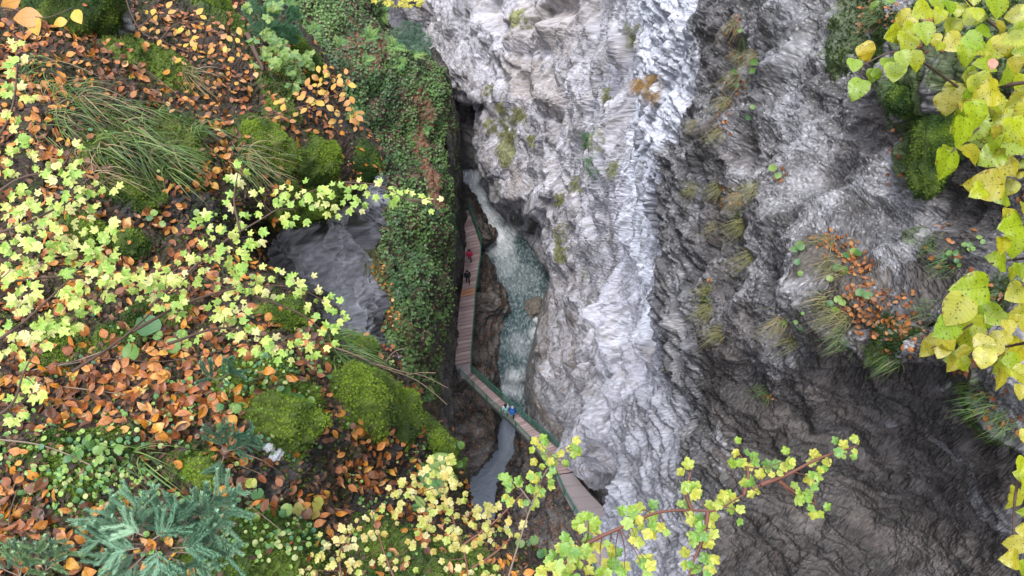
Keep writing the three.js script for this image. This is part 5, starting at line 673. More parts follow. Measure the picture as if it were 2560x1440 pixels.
shoot('currant_branch', 'red-brown currant branch crossing the lower right with lobed green and yellow leaves', 'shrub', (x) => lerp(2.1, 2.5, clamp((x - 1380) / 760)), [[[1330, 1520], [1400, 1420], [1450, 1370], [1560, 1315], [1640, 1282], [1720, 1275], [1790, 1276], [1840, 1248], [1900, 1212]], [[1900, 1212], [1960, 1190], [2050, 1145], [2140, 1116]], [[1945, 1200], [1985, 1230], [2040, 1262]], [[1770, 1278], [1760, 1340], [1735, 1400], [1720, 1450]], [[1730, 1275], [1715, 1230], [1730, 1170]], [[1860, 1235], [1870, 1180], [1840, 1120]]],
  [[2145, 1105, 12, 12, 2], [2100, 1115, 22, 14, 4], [2142, 1138, 10, 16, 2], [2036, 1146, 14, 14, 3], [2055, 1170, 10, 10, 2], [2075, 1165, 10, 10, 2], [2035, 1192, 12, 16, 3], [1965, 1150, 14, 20, 4], [1935, 1160, 16, 12, 4], [1985, 1165, 10, 12, 2], [1940, 1190, 12, 10, 2], [1842, 1116, 12, 14, 2], [1882, 1135, 16, 18, 3], [1845, 1160, 18, 14, 4], [1880, 1170, 18, 12, 4], [1890, 1195, 16, 16, 3], [1862, 1208, 10, 10, 2], [1890, 1230, 12, 10, 2], [1818, 1245, 18, 14, 5], [1786, 1262, 12, 14, 3], [1815, 1265, 16, 10, 3], [1852, 1290, 12, 15, 2], [2035, 1230, 14, 14, 4], [1992, 1240, 10, 10, 2], [2015, 1252, 12, 10, 3], [2045, 1270, 22, 15, 5], [1988, 1222, 8, 10, 1],
    [1718, 1178, 14, 14, 2], [1708, 1208, 10, 10, 2], [1725, 1230, 14, 14, 4], [1745, 1225, 10, 12, 2], [1710, 1255, 12, 12, 3], [1735, 1305, 16, 16, 5], [1780, 1302, 10, 10, 2], [1745, 1335, 20, 20, 7], [1780, 1340, 12, 18, 3], [1775, 1385, 16, 20, 4], [1720, 1395, 16, 16, 4], [1750, 1425, 18, 16, 4], [1775, 1435, 16, 10, 3],
    [1575, 1292, 22, 18, 5], [1600, 1280, 16, 14, 3], [1630, 1275, 14, 14, 3], [1590, 1320, 20, 16, 5], [1625, 1320, 20, 14, 4], [1650, 1330, 14, 14, 3], [1592, 1355, 10, 10, 2], [1470, 1300, 20, 14, 5], [1485, 1325, 14, 18, 4], [1440, 1325, 18, 14, 4], [1490, 1360, 25, 14, 6], [1520, 1375, 18, 14, 4], [1440, 1370, 30, 18, 9], [1410, 1360, 18, 16, 5], [1410, 1400, 30, 20, 9], [1465, 1400, 26, 16, 7], [1370, 1420, 26, 20, 7], [1440, 1430, 30, 14, 7], [1500, 1415, 24, 20, 5], [1540, 1400, 20, 16, 4], [1610, 1395, 16, 16, 3], [1610, 1425, 16, 14, 3], [1560, 1430, 20, 12, 4]], currantShapes, currantMats, 0.033, { bark: redBark, r0: 0.0075, r1: 0.0022, deep: 0.06 });
shoot('hazel_shrub', 'small light green leafy shrub in front of the mossy root ridge', 'shrub', 7.0, [[[640, 260], [650, 150], [660, 60]], [[700, 260], [720, 180], [760, 150]], [[690, 240], [650, 180], [630, 150]]],
  [[450, 330, 40, 40, 6], [500, 400, 60, 40, 9], [470, 545, 55, 40, 9], [600, 480, 70, 40, 12], [690, 560, 60, 40, 10], [600, 620, 70, 40, 12], [540, 680, 50, 40, 8], [700, 740, 55, 40, 9], [760, 785, 55, 40, 10], [820, 640, 60, 40, 10], [880, 680, 45, 45, 7], [900, 585, 40, 30, 6], [720, 930, 55, 45, 10], [650, 1040, 55, 50, 16], [300, 690, 36, 40, 6], [330, 760, 50, 20, 5], [430, 590, 26, 24, 4], [680, 640, 36, 36, 6], [810, 850, 50, 40, 6], [320, 430, 50, 20, 5], [250, 70, 40, 40, 6], [540, 60, 70, 50, 12], [460, 200, 30, 30, 3]].map(([x, y, a, b, n]) => [560 + x / 4.235, y / 4.235, a / 4.235, b / 4.235, Math.ceil(n * 1.4)]), currantShapes, greenMats, 0.062, { deep: 0.25, r0: 0.008 });
const dots = (list, s, ox, size) => list.map(([x, y]) => [ox + x / s, y / s, 1, 1, 1]);
shoot('beech_sapling', 'golden beech sapling leaning out over the ivy slope', 'sapling', 6.2, [[[640, 310], [740, 270], [800, 250], [830, 200]], [[740, 270], [820, 275], [870, 290], [905, 300]], [[780, 255], [850, 230], [870, 200]], [[640, 300], [690, 285], [730, 300]]],
  dots([[995, 690], [1065, 680], [1075, 730], [1120, 770], [1110, 800], [1030, 815], [1160, 820], [1250, 790], [1300, 790], [1220, 830], [1320, 830], [1035, 870], [1110, 880], [1185, 890], [1240, 910], [1315, 880], [1340, 925], [990, 905], [1025, 940], [865, 915], [935, 950], [870, 965], [835, 985], [800, 995], [765, 1025], [960, 1040], [1075, 980], [1135, 955], [1110, 1000], [1100, 1020], [1030, 1010], [1290, 980], [1340, 1015], [1280, 1020], [1280, 1080], [1335, 1070], [1310, 1110], [1165, 1175], [1280, 1165], [925, 1120], [880, 1140], [1020, 1120], [1030, 1165], [1068, 1115], [1210, 1240], [1190, 1265], [1260, 1270], [1370, 1220], [1340, 1255], [1400, 1280], [1330, 1300], [1470, 1280], [1495, 1195], [1400, 1335], [515, 1100], [570, 1095], [510, 1170], [555, 1190], [620, 1175], [595, 1250], [735, 1235], [690, 1285], [925, 795]], 4.235, 560), freshBeech, goldMats, 0.068, { tilt: 0.3, deep: 0.2 });
shoot('beech_sapling', 'thin beech sapling with yellow leaves on the upper left slope', 'sapling', 5.6, [[[310, -20], [330, 40], [360, 85], [400, 100], [470, 130], [540, 145], [600, 140]], [[400, 100], [440, 60], [510, 55]], [[350, 70], [380, 40], [420, 20]]],
  dots([[1150, 60], [1240, 60], [1250, 100], [1100, 105], [1150, 110], [1095, 210], [1140, 200], [1165, 255], [1195, 290], [1390, 270], [1420, 290], [1540, 140], [1470, 190], [1520, 175], [1430, 340], [1450, 380], [1360, 350], [1410, 340], [1545, 350], [1540, 400], [1580, 400], [1730, 310], [1780, 320], [1720, 360], [1760, 390], [1750, 430], [1800, 430], [1790, 260], [1665, 390], [1650, 330], [1590, 335], [1640, 290], [1370, 210], [1300, 270], [1460, 110], [1350, 430]], 2.977, 0), freshBeech, goldMats, 0.062, { tilt: 0.3, deep: 0.1 });
{
  const o = thing('beech_twig', 'large golden beech leaves hanging in front of the mossy tree foot', 'twig');
  part(o, 'stem', limb([at(-60, 10, 2.9), at(40, 25, 2.9), at(110, 45, 2.9), at(180, 20, 2.9)], 0.004, 0.0015), bark);
  for (const [x, y, l, a, c] of [[70, 45, 72, 175, 2], [85, 62, 55, 75, 1], [150, 56, 36, 165, 1], [195, 42, 44, 60, 5], [20, 5, 60, 170, 2]]) { const m = part(o, 'leaf', freshBeech[c % 2], goldMats[c]); pose(m, at(x, y, 2.9).addScaledVector(across(a), -l * 2.9 / FOCAL / 2), TOWARD.clone().add(jitter(0.15)), across(a), V(1, 1, 1.15).multiplyScalar(l * 2.9 / FOCAL)); }
}
{ // lime leaves at the right
  const o = thing('lime_branch', 'spotted heart-shaped yellow-green lime leaves filling the right edge', 'branch');
  const depthAt = (x, y) => 2.15 + 0.25 * Math.sin(x * 0.05 + y * 0.03);
  for (const s of [[[2600, 150], [2500, 75], [2440, 25], [2390, -30]], [[2600, 200], [2500, 215], [2420, 230], [2250, 130], [2150, 165]], [[2600, 250], [2520, 280], [2440, 325], [2380, 380]], [[2600, 640], [2530, 650], [2470, 660]], [[2610, 680], [2540, 720], [2460, 790], [2380, 840], [2330, 870]], [[2600, 850], [2500, 870], [2400, 890]], [[2610, 1180], [2550, 1200], [2530, 1380]], [[2610, 420], [2520, 430], [2470, 460]]]) part(o, 'stem', limb(s.map(([x, y]) => at(x, y, depthAt(x, y) + 0.06)), 0.006, 0.0022), bark);
  const L = [[2300, 32, 68, 150], [2265, 50, 62, 140], [2347, 40, 48, 110], [2360, 22, 54, 95, 3], [2392, 28, 48, 100], [2220, 92, 62, 160], [2267, 75, 42, 140], [2260, 112, 72, 110], [2305, 88, 68, 80], [2337, 98, 38, 100], [2285, 152, 64, 80], [2257, 150, 50, 70], [2385, 68, 54, 100], [2380, 110, 64, 150], [2432, 108, 62, 45, 3], [2437, 48, 62, 10], [2455, 78, 48, 180, 3], [2482, 72, 54, 100], [2515, 118, 78, 70], [2417, 140, 64, 80, 1], [2457, 165, 64, 180, 1], [2507, 192, 58, 130], [2542, 165, 54, 60], [2545, 35, 54, 170], [2432, 210, 64, 70], [2385, 240, 74, 110], [2372, 262, 72, 95], [2415, 250, 54, 150, 3], [2470, 235, 74, 160], [2440, 288, 78, 80, 1], [2510, 295, 100, 100], [2372, 320, 84, 150, 1], [2407, 332, 84, 100, 1], [2460, 345, 112, 60, 1], [2535, 335, 92, 80], [2547, 212, 54, 100], [2170, 132, 54, 60, 7], [2130, 170, 46, 100, 3], [2217, 165, 44, 85, 3], [2235, 185, 60, 95, 1], [2182, 190, 38, 95, 3], [2195, 186, 32, 40, 3], [2142, 228, 66, 110, 3], [2362, 390, 54, 110], [2358, 413, 84, 100, 1], [2409, 390, 64, 80], [2446, 326, 70, 120], [2516, 427, 74, 160], [2462, 463, 100, 180], [2553, 370, 70, 90], [2439, 482, 62, 150], [2493, 493, 62, 170], [2543, 530, 54, 110], [2513, 574, 90, 165, 1], [2536, 614, 78, 90, 1], [2489, 651, 70, 190, 1], [2533, 685, 44, 80, 0], [2412, 722, 106, 175, 1], [2533, 735, 62, 150, 5], [2385, 779, 94, 120, 5], [2358, 819, 80, 145, 3], [2456, 802, 104, 85, 3], [2412, 836, 112, 80, 0], [2338, 846, 54, 160, 4], [2315, 873, 54, 130, 4], [2352, 880, 48, 110, 4], [2372, 860, 44, 60, 4], [2375, 910, 48, 120, 4], [2409, 913, 44, 60, 0], [2415, 886, 48, 40, 4], [2452, 863, 58, 110, 4], [2486, 849, 54, 160, 4], [2476, 873, 62, 120, 4], [2513, 819, 44, 90, 4], [2536, 802, 34, 90, 4], [2523, 876, 54, 150, 4], [2500, 910, 64, 165, 4], [2489, 947, 60, 110, 4], [2543, 943, 64, 50, 5], [2546, 980, 44, 95, 4], [2550, 1165, 50, 120], [2550, 1188, 44, 200], [2530, 1245, 64, 120, 5], [2546, 1320, 40, 180], [2536, 1363, 54, 170, 4], [2523, 1397, 62, 175, 4], [2552, 1425, 50, 80], [2340, 10, 54, 70], [2490, 15, 74, 90], [2540, 80, 54, 160], [2480, 130, 60, 120], [2550, 250, 64, 140], [2490, 265, 60, 60], [2410, 300, 54, 130, 3], [2530, 470, 50, 120], [2330, 120, 50, 120], [2560, 300, 80, 110], [2480, 390, 70, 150]];
  for (const [x0, y0, x1, y1, n] of [[2400, -10, 2580, 150, 7], [2390, 150, 2580, 360, 9], [2400, 360, 2580, 480, 5], [2490, 480, 2580, 700, 4], [2350, 800, 2470, 920, 5], [2460, 780, 2580, 1000, 10], [2540, 1000, 2580, 1440, 4]]) for (let i = 0; i < n; i++) L.push([rr(x0, x1), rr(y0, y1), rr(40, 70), rr(60, 190)]);
  for (const [x, y, l, a, c] of L) { const d = depthAt(x, y) + rr(-0.12, 0.12), s = l * 1.04 * d / FOCAL, dir = across(a).addScaledVector(TOWARD, rr(-0.35, 0.1)), m = part(o, 'leaf', pick(lindenShapes), lindenMats[c ?? pick([0, 2, 4, 5, 6, 0])]); pose(m, at(x, y, d).addScaledVector(dir, -s / 2), TOWARD.clone().lerp(UP, 0.15).add(jitter(0.4)), dir, V(1, 1, rr(0.9, 1.12)).multiplyScalar(s)); }
  for (const [x, y, l, a, n] of [[2482, 160, 32, 100, 'pale pink-brown fallen leaf caught on the upper lime leaves'], [2392, 828, 36, 15, 'pale pink-brown fallen leaf caught on the lower lime leaves']]) { const m = solo('fallen_leaf', freshBeech[1], mat(...hex('#eab09a', 0.62), { roughness: 0.6, map: prints.fallen[0] }), n, 'leaf'); pose(m, at(x, y, 1.98).addScaledVector(across(a), -l * 1.98 / FOCAL / 2), TOWARD.clone(), across(a), V(1, 1, 1.3).multiplyScalar(l * 2 / FOCAL)); }
}
console.log('shrubs');

// ---------------------------------------------------------------- grasses, ferns, herbs, spruce, dead twigs
function blades(root, n, g, spread, len, lean, width, tones) {          // a tuft of arching blades as one mesh with a colour for each blade
  const pos = [], idx = [], col = [];
  for (let b = 0; b < n; b++) {
    const a = rnd() * 6.283, side = V(Math.cos(a), 0, Math.sin(a)), p0 = jitter(1).multiplyScalar(spread), L = len * rr(0.55, 1.15), out = g.clone().multiplyScalar(rr(0.2, 0.6)).addScaledVector(side, rr(0.15, 0.75)).normalize(), w = width * rr(0.7, 1.2), across0 = out.clone().cross(UP).add(jitter(0.5)).normalize(), c = mul3(pick(tones), rr(0.75, 1.2)), k = pos.length / 3, S = 5;
    for (let i = 0; i <= S; i++) { const t = i / S, q = p0.clone().addScaledVector(out, L * t).addScaledVector(lean, L * t * t * 0.9).addScaledVector(UP, -L * 0.35 * t * t), ww = w * (1 - 0.9 * t * t); pos.push(q.x - across0.x * ww, q.y - across0.y * ww, q.z - across0.z * ww, q.x + across0.x * ww, q.y + across0.y * ww, q.z + across0.z * ww); col.push(...c, ...c); if (i) { const e = k + i * 2; idx.push(e - 2, e - 1, e, e - 1, e + 1, e); } }
  }
  return geo(pos, idx, null, col);
}
const bladeMat = mat(1, 1, 1, { vertexColors: true, roughness: 0.55 });
const sedge = [hex('#5f8a34', 0.5), hex('#779c40', 0.5), hex('#4b7030', 0.5), hex('#8fa858', 0.5), hex('#3c5a28', 0.5)], straw = [hex('#b5a070', 0.5), hex('#9c8a58', 0.5), hex('#c4b288', 0.5)], olive = [hex('#8d9150', 0.55), hex('#a39c5c', 0.55), hex('#77803f', 0.55), hex('#b0a070', 0.5)];
function tuft(label, px, py, n, len, opt = {}) {
  const g = ground(px, py); if (!g) return; const o = thing(opt.name ?? 'grass_tuft', label, 'grass', g.p.clone().addScaledVector(g.n, -0.01), opt.group ?? 'grass tufts');
  part(o, 'blades', blades(o, n, g.n.clone().addScaledVector(UP, 0.4), (opt.spread ?? 0.05), len, opt.lean ?? across(35).multiplyScalar(0.8).addScaledVector(g.n, -0.2), opt.width ?? 0.0038, opt.tones ?? sedge), bladeMat).userData.kind = 'stuff'; return o;
}
[[95, 190, 90, 0.42, 'leftmost sedge tuft below the golden hanging leaves'], [190, 250, 110, 0.45, 'dense sedge tuft on the upper left slope'], [290, 300, 110, 0.45, 'sedge tuft in the middle of the left slope'], [330, 350, 90, 0.4, 'sedge tuft with long arching blades above the maple shoots'], [410, 400, 90, 0.4, 'sedge tuft left of the bright mossy boulder'], [150, 320, 80, 0.4, 'shaded sedge tuft above the pale maple shoots'], [490, 330, 60, 0.3, 'thin sedge tuft among orange leaves'], [600, 400, 110, 0.42, 'sedge tuft hanging below the bright mossy boulder'], [650, 430, 80, 0.36, 'sedge tuft draped beside the mossy ledge stone'], [380, 300, 60, 0.36, 'small sedge tuft amid brown litter'], [250, 370, 70, 0.36, 'lower sedge tuft beside the maple shoots'], [440, 180, 30, 0.25, 'wispy sedge under the upper beech sapling']].forEach(([x, y, n, l, t], i) => tuft(t, x, y, n, l * 0.66, { spread: 0.1, tones: i % 3 === 1 ? [...sedge, ...straw.slice(0, 2)] : [...sedge, straw[0]] }));
[[470, 185, 'straw-coloured dry grass wisp below the yellow beech sapling'], [240, 440, 'straw-coloured dry grass fan beside the maple shoots'], [620, 330, 'dry straw wisp left of the bright mossy boulder']].forEach(([x, y, t]) => tuft(t, x, y, 50, 0.28, { tones: straw, group: 'dry grass wisps', spread: 0.05 }));
[[860, 890, 50, 0.28, 'green grass tuft under the bundle of dead twigs'], [830, 850, 60, 0.32, 'grass tuft at the foot of the grey rock face'], [340, 1150, 36, 0.22, 'flattened grass blades left of the mossy hump']].forEach(([x, y, n, l, t]) => tuft(t, x, y, n, l, { tones: sedge }));
// grass on the two walls
[[1840, 60, 'topmost grass tuft on the dark right wall'], [1850, 140, 'grass tuft with green leaf on the upper dark wall'], [1845, 190, 'grass clump below the topmost tufts on the dark wall'], [1890, 140, 'slim yellowish tuft right of the wall clumps'], [1820, 255, 'tan grass tuft under the fern clump'], [1800, 325, 'hanging brown-green tuft on the dark wall'], [1740, 310, 'small brown tuft near the bright rib'], [1735, 470, 'dry tuft at the left end of the grassy ledge'], [1800, 470, 'reddish-brown dry grass on the ledge'], [1850, 500, 'wide dry grass tuft on the ledge'], [1890, 470, 'upper right tuft of the grassy ledge'], [1860, 560, 'greenest tuft of the grassy ledge'], [1790, 570, 'lower left tuft of the grassy ledge'], [1880, 640, 'hanging tuft below the grassy ledge'], [1770, 730, 'narrow green tuft on the wall left of the leaf pile'], [1775, 770, 'drooping tuft beneath the narrow green tuft'], [2060, 610, 'dry grass above the leaf pile'], [2080, 660, 'large dry tuft in the leaf pile'], [2100, 690, 'bent brown grass in the middle of the leaf pile'], [2070, 750, 'thin straw tuft below the leaf pile'], [2110, 790, 'hanging straw tuft at the bottom of the leaf pile'], [1960, 800, 'brown wisp on the wall below'], [1990, 850, 'straw wisp over the dark undercut'], [1800, 830, 'small green tuft at the shadowed ledge']].forEach(([x, y, t], i) => tuft(t, x, y, 80, rr(0.15, 0.25), { tones: i % 3 === 0 ? [...olive, ...straw] : olive, spread: 0.07, width: 0.0022, lean: V(-0.5, -0.7, 0.15), group: 'dry grass tufts on the right wall' }));
[[2105, 845, 'bright green grass cushion under the leaf pile'], [2230, 895, 'broad green grass cushion at the dark overhang'], [2330, 610, 'green grass cushion on the dark rock left of the lime leaves'], [2375, 660, 'green cushion below the trailing herb'], [2500, 770, 'green grass patch between the lime leaves'], [2470, 1000, 'grass cushion at the lower right edge'], [2520, 1050, 'lowest grass cushion at the right edge'], [2150, 100, 'grass drape at the top of the right wall'], [2110, 20, 'grass at the upper corner of the right wall'], [2190, 30, 'mossy grass beside the red leaves at the top'], [1925, 985, 'small green tuft with orange leaf on the dark undercut'], [1900, 975, 'yellowish tuft on the dark undercut'], [2240, 210, 'dry grass hanging over the dark hollow'], [2440, 980, 'grass fringe beside the yellow leaves'], [2330, 780, 'short green fringe in front of the big lime leaf']].forEach(([x, y, t]) => tuft(t, x, y, 90, rr(0.08, 0.13), { tones: [hex('#5f8f3a', 0.5), hex('#47752f', 0.5), hex('#6b9040', 0.5), olive[0]], spread: 0.09, width: 0.002, lean: V(-0.6, -0.8, 0.1), group: 'green grass cushions on the right wall' }));
[[1270, 320, 26, 'upper half of the big moss-grass patch on the pale wall'], [1268, 365, 28, 'lower half of the big moss-grass patch on the pale wall'], [1300, 288, 18, 'grass patch right above the big moss patch'], [1230, 312, 12, 'small round grass patch left of the big moss patch'], [1252, 268, 10, 'little grass patch above the big moss patch'], [1315, 50, 20, 'grass patch near the top of the pale wall'], [1490, 345, 22, 'yellow-green grass patch in the middle of the pale wall'], [1472, 350, 14, 'darker green bush next to the yellow-green patch'], [1478, 415, 22, 'yellowish grass below the darker green bush'], [1590, 85, 22, 'bushy dry grass near the bright rib'], [1405, 585, 18, 'upper grass strip beside the pool'], [1408, 630, 16, 'lower grass strip beside the pool'], [1535, 420, 14, 'brown-green tuft on the pale ridge'], [1400, 498, 11, 'small tuft above the grass strip'], [1440, 458, 14, 'yellow tuft left of the pale ridge'], [1522, 235, 12, 'tuft in a crack high on the pale wall'], [1330, 350, 10, 'small tuft right of the big moss patch'], [1225, 222, 9, 'tiny tuft above the dark slot'], [1640, 215, 22, 'orange-yellow dry grass on the bright rib'], [1600, 210, 10, 'tiny orange tuft beside the bright rib'], [950, 680, 30, 'hanging yellow-green grass above the orange leaf strip'], [975, 735, 24, 'grass beside the orange leaf strip'], [990, 800, 24, 'grass in the lower orange leaf strip'], [1010, 835, 24, 'grass fringe over the dark rock'], [925, 640, 16, 'grass at the corner of the grey rock face']].forEach(([x, y, r, t], i) => {
  const g = ground(x, y); if (!g) return; const R = r * g.d / FOCAL, o = thing('grass_patch', t, 'grass', null, 'far grass patches on the gorge walls'), P = [], tone = /orange/.test(t) && !/leaf/.test(t) ? [hex('#c9a050', 0.55), hex('#b88a48', 0.55)] : /darker green/.test(t) ? [hex('#5f9a52', 0.5), hex('#4c8446', 0.5)] : [hex('#97a05a', 0.55), hex('#a8a568', 0.55), hex('#7f8f4a', 0.55), hex('#b3a872', 0.5)];
  const gs = []; for (let k = 0; k < 26; k++) { const q = ground(x + rr(-1, 1) * r, y + rr(-1, 1) * r * 1.3); if (!q || Math.abs(q.d - g.d) > 4) continue; const b = blades(o, 12, q.n.clone().addScaledVector(UP, 0.3), R * 0.22, Math.max(0.22, R * 0.4), V(-0.3, -0.9, 0.1), 0.011 * g.d / 45, tone); b.translate(q.p.x, q.p.y, q.p.z); gs.push(b); }
  if (gs.length) part(o, 'blades', mergeGeometries(gs), bladeMat).userData.kind = 'stuff';
});
// leaves caught on the right wall and on the ledge
{
  const P = []; const drop = (x, y, rx, ry, n, k = 1) => { for (let i = 0; i < n * 1.9; i++) { const px = x + rr(-1, 1) * rx, py = y + rr(-1, 1) * ry, g = ground(px, py); if (g) P.push({ g, px, py, size: rr(0.05, 0.085) * k }); } };
  drop(2060, 600, 30, 20, 10); drop(2100, 620, 40, 30, 26); drop(2130, 660, 40, 30, 22); drop(2160, 700, 25, 50, 30); drop(2160, 760, 50, 40, 36); drop(2230, 770, 50, 40, 24); drop(2250, 820, 60, 30, 22); drop(2170, 820, 30, 25, 14); drop(1845, 100, 25, 70, 10); drop(1840, 210, 30, 30, 10); drop(1810, 300, 20, 40, 10); drop(1820, 490, 40, 30, 12); drop(1952, 440, 12, 14, 4); drop(2200, 40, 60, 40, 22); drop(2330, 80, 60, 50, 14); drop(2250, 870, 40, 20, 8); drop(2500, 1030, 60, 50, 12); drop(2380, 620, 60, 60, 8); drop(2470, 760, 40, 40, 10); drop(1930, 995, 14, 10, 3); drop(1775, 700, 8, 12, 2); drop(2420, 920, 30, 20, 6); drop(2540, 470, 30, 40, 8); drop(2240, 370, 40, 90, 5);
  const rest = []; P.forEach((q, i) => { const e = { px: q.px, py: q.py, p: q.g.p.clone().addScaledVector(q.g.n, 0.02), n: q.g.n.clone().add(jitter(0.5)).addScaledVector(TOWARD, 0.4), dir: jitter(1), size: q.size * 0.75, shape: Math.floor(rnd() * 5), ci: pick([0, 3, 4, 10, 13, 7, 1, 0, 8]) }; if (i % 10 === 0) lone(e); else rest.push({ ...e, c: mul3(litterColours[e.ci], rr(0.4, 0.9)) }); });
  tag(swarm(scene, 'wall_leaf_litter', beechShapes[0], mat(1, 1, 1, { roughness: 0.55, map: prints.fallen[0] }), rest), 'rust-brown leaves heaped on the ledges of the right wall', 'leaf litter');
  const Q = []; for (const [x, y, rx, ry, n] of [[945, 690, 16, 30, 50], [960, 760, 20, 50, 110], [950, 830, 14, 30, 40], [985, 810, 14, 30, 30]]) for (let i = 0; i < n; i++) { const g = ground(x + rr(-1, 1) * rx, y + rr(-1, 1) * ry); if (g && g.s === ivy) Q.push({ p: g.p.clone().addScaledVector(g.n, 0.06), n: g.n.clone().add(jitter(0.5)), dir: jitter(1), size: rr(0.12, 0.24), c: mul3(pick([litterColours[2], litterColours[5], litterColours[9], litterColours[0]]), 1.1) }); }
  tag(swarm(scene, 'ledge_leaves', beechShapes[0], mat(1, 1, 1, { roughness: 0.6 }), Q), 'orange leaves strewn down the grassy strip beside the ivy', 'leaf litter');
}
// ferns
function frond(o, base, dir, len, n, mats, broad = 0.16) {
  const gs = [], lift = TOWARD.clone().lerp(UP, 0.5).normalize(), pts = [0, 0.33, 0.66, 1].map((t) => base.clone().addScaledVector(dir, len * t).addScaledVector(lift, len * (0.45 * t - 0.55 * t * t))); const c = new THREE.CatmullRomCurve3(pts); gs.push(limb(pts, len * 0.012, len * 0.004, 4, 6));
  gs[0].setAttribute('uv', new THREE.Float32BufferAttribute(new Float32Array(gs[0].attributes.position.count * 2), 2));
  const nn = dir.clone().cross(lift).normalize(); for (let i = 1; i <= n; i++) for (const s of [-1, 1]) { const t = i / (n + 1), q = beechShapes[0].clone(), w = len * broad * 1.6 * Math.sin(Math.PI * Math.pow(t, 0.6)) + len * 0.03; pose(dummy, c.getPointAt(t), lift.clone().add(jitter(0.1)), nn.clone().multiplyScalar(s).addScaledVector(dir, 0.45), V(w, w, w * 0.55 + 0.0001)); dummy.updateMatrix(); q.applyMatrix4(dummy.matrix); gs.push(q); }
  part(o, 'frond', mergeGeometries(gs), pick(mats));
}
const fernMats = [mat(...hex('#7fae4e', 0.55), { roughness: 0.6 }), mat(...hex('#5f9848', 0.55), { roughness: 0.6 }), mat(...hex('#96b85a', 0.55), { roughness: 0.6 })];
[[985, 120, 34, 'bright fern at the upper corner of the ivy slope'], [1030, 135, 30, 'fern arching over the edge of the ivy slope'], [950, 30, 26, 'fern at the very top of the ivy slope'], [925, 95, 30, 'fern below the topmost fern on the ivy slope'], [790, 80, 26, 'pale fern in the upper ivy'], [845, 115, 26, 'dark fern amid the ivy'], [870, 300, 26, 'fern below the golden beech sapling'], [1065, 325, 14, 'tiny fern on the brown edge of the ivy slope'], [1085, 790, 16, 'small fern near the lower ivy edge'], [720, 10, 30, 'light green fern at the top of the ivy slope'], [650, 10, 30, 'leftmost fern at the top of the ivy slope'], [910, 150, 22, 'fern in the centre of the ivy slope'], [1000, 160, 20, 'small fern under the arching fern']].forEach(([x, y, r, t]) => { const g = ground(x, y); if (!g) return; const o = thing('fern', t, 'fern', null, 'ferns on the ivy slope'), L = r * g.d / FOCAL * 1.3; for (let k = 0; k < 8; k++) { const d = across(k * 45 + rr(-20, 20)); frond(o, g.p.clone().addScaledVector(g.n, 0.1), d.addScaledVector(g.n, 0.3).normalize(), L * rr(0.7, 1.1), 9, fernMats); } });
{ const g = ground(1062, 1150), o = thing('fern', 'feathery green fern at the end of the mossy spur', 'fern'); for (const [a, l] of [[20, 0.26], [60, 0.3], [100, 0.24], [-30, 0.22], [150, 0.2], [75, 0.26]]) frond(o, g.p.clone().addScaledVector(g.n, 0.05), across(a).addScaledVector(g.n, 0.3).normalize(), l, 16, fernMats); }
{ const g = ground(1055, 1285); if (g) { const o = thing('fern', 'small dark fern under the pale yellow bush', 'fern'); for (const [a, l] of [[160, 0.12], [100, 0.12], [60, 0.1], [210, 0.11]]) frond(o, g.p.clone().addScaledVector(g.n, 0.05), across(a).addScaledVector(g.n, 0.3).normalize(), l, 12, fernMats); } }
// broad-leaved herbs
function herb(label, list, mats = herbMats, name = 'herb') {          // list of [px, py, leaf length px, direction]
  const g0 = ground(list[0][0], list[0][1]), o = thing(name, label, 'plant', null, 'green herbs on the slopes');
  for (const [x, y, l, a] of list) { const g = ground(x, y); if (!g) continue; const h = 0.05 + 0.03 * rnd(), d = g.d - h, dir = across(a ?? rr(0, 360)), s = l * d / FOCAL, p = g.p.clone().addScaledVector(g.n, h); part(o, 'stalk', limb([g0.p, g0.p.clone().lerp(p, 0.6).addScaledVector(g.n, 0.02), p], 0.0016, 0.001, 4, 4), herbMats[0]); const m = part(o.children[o.children.length - 1], 'leaf', pick(roundShapes), pick(mats)); pose(m, p, g.n.clone().lerp(TOWARD, 0.6).add(jitter(0.25)), dir, s); }
}
herb('two broad round green leaves in the middle of the litter', [[355, 840, 62, 60], [335, 875, 46, 100], [410, 865, 44, 20], [392, 850, 26, 200], [425, 850, 30, -40]]);
herb('rosette of bright green leaves on the lower left slope', [[215, 1110, 28], [200, 1130, 26], [240, 1125, 30], [225, 1150, 26], [260, 1135, 26], [190, 1150, 22], [245, 1105, 22], [270, 1150, 22], [285, 1125, 26], [180, 1110, 24], [230, 1090, 20], [250, 1160, 26]]);
herb('bright green herb between the leaf drift and the moss boulder', [[570, 1015, 26], [560, 1035, 24], [600, 1040, 24], [610, 1020, 22], [545, 1055, 22], [590, 1000, 20], [575, 1045, 26]]);
herb('green herb right of the spruce sapling', [[650, 1260, 34], [640, 1285, 28], [690, 1290, 34], [675, 1275, 24], [700, 1300, 28], [630, 1245, 24]]);
herb('pale yellow four-leaved seedling right of the spruce', [[755, 1290, 40, 110], [770, 1275, 36, 20], [750, 1270, 34, 200], [765, 1285, 30, 70]], yellowMats);
herb('pale star-shaped seedling by the spruce tip', [[607, 1215, 24, 0], [607, 1215, 24, 90], [607, 1215, 24, 180], [607, 1215, 24, 270]], yellowMats);
herb('bluish green two-leaved seedling on the dark earth', [[383, 552, 20, 300], [386, 566, 20, 60], [378, 570, 18, 140]]);
herb('small green plant at the fork of the maple branch', [[500, 550, 18], [520, 555, 16], [540, 570, 16], [490, 565, 14]]);
herb('cluster of small green leaves by the largest moss cushion', [[690, 975, 24], [750, 985, 26], [735, 1000, 24], [715, 990, 20], [705, 1000, 18], [760, 1010, 22]]);
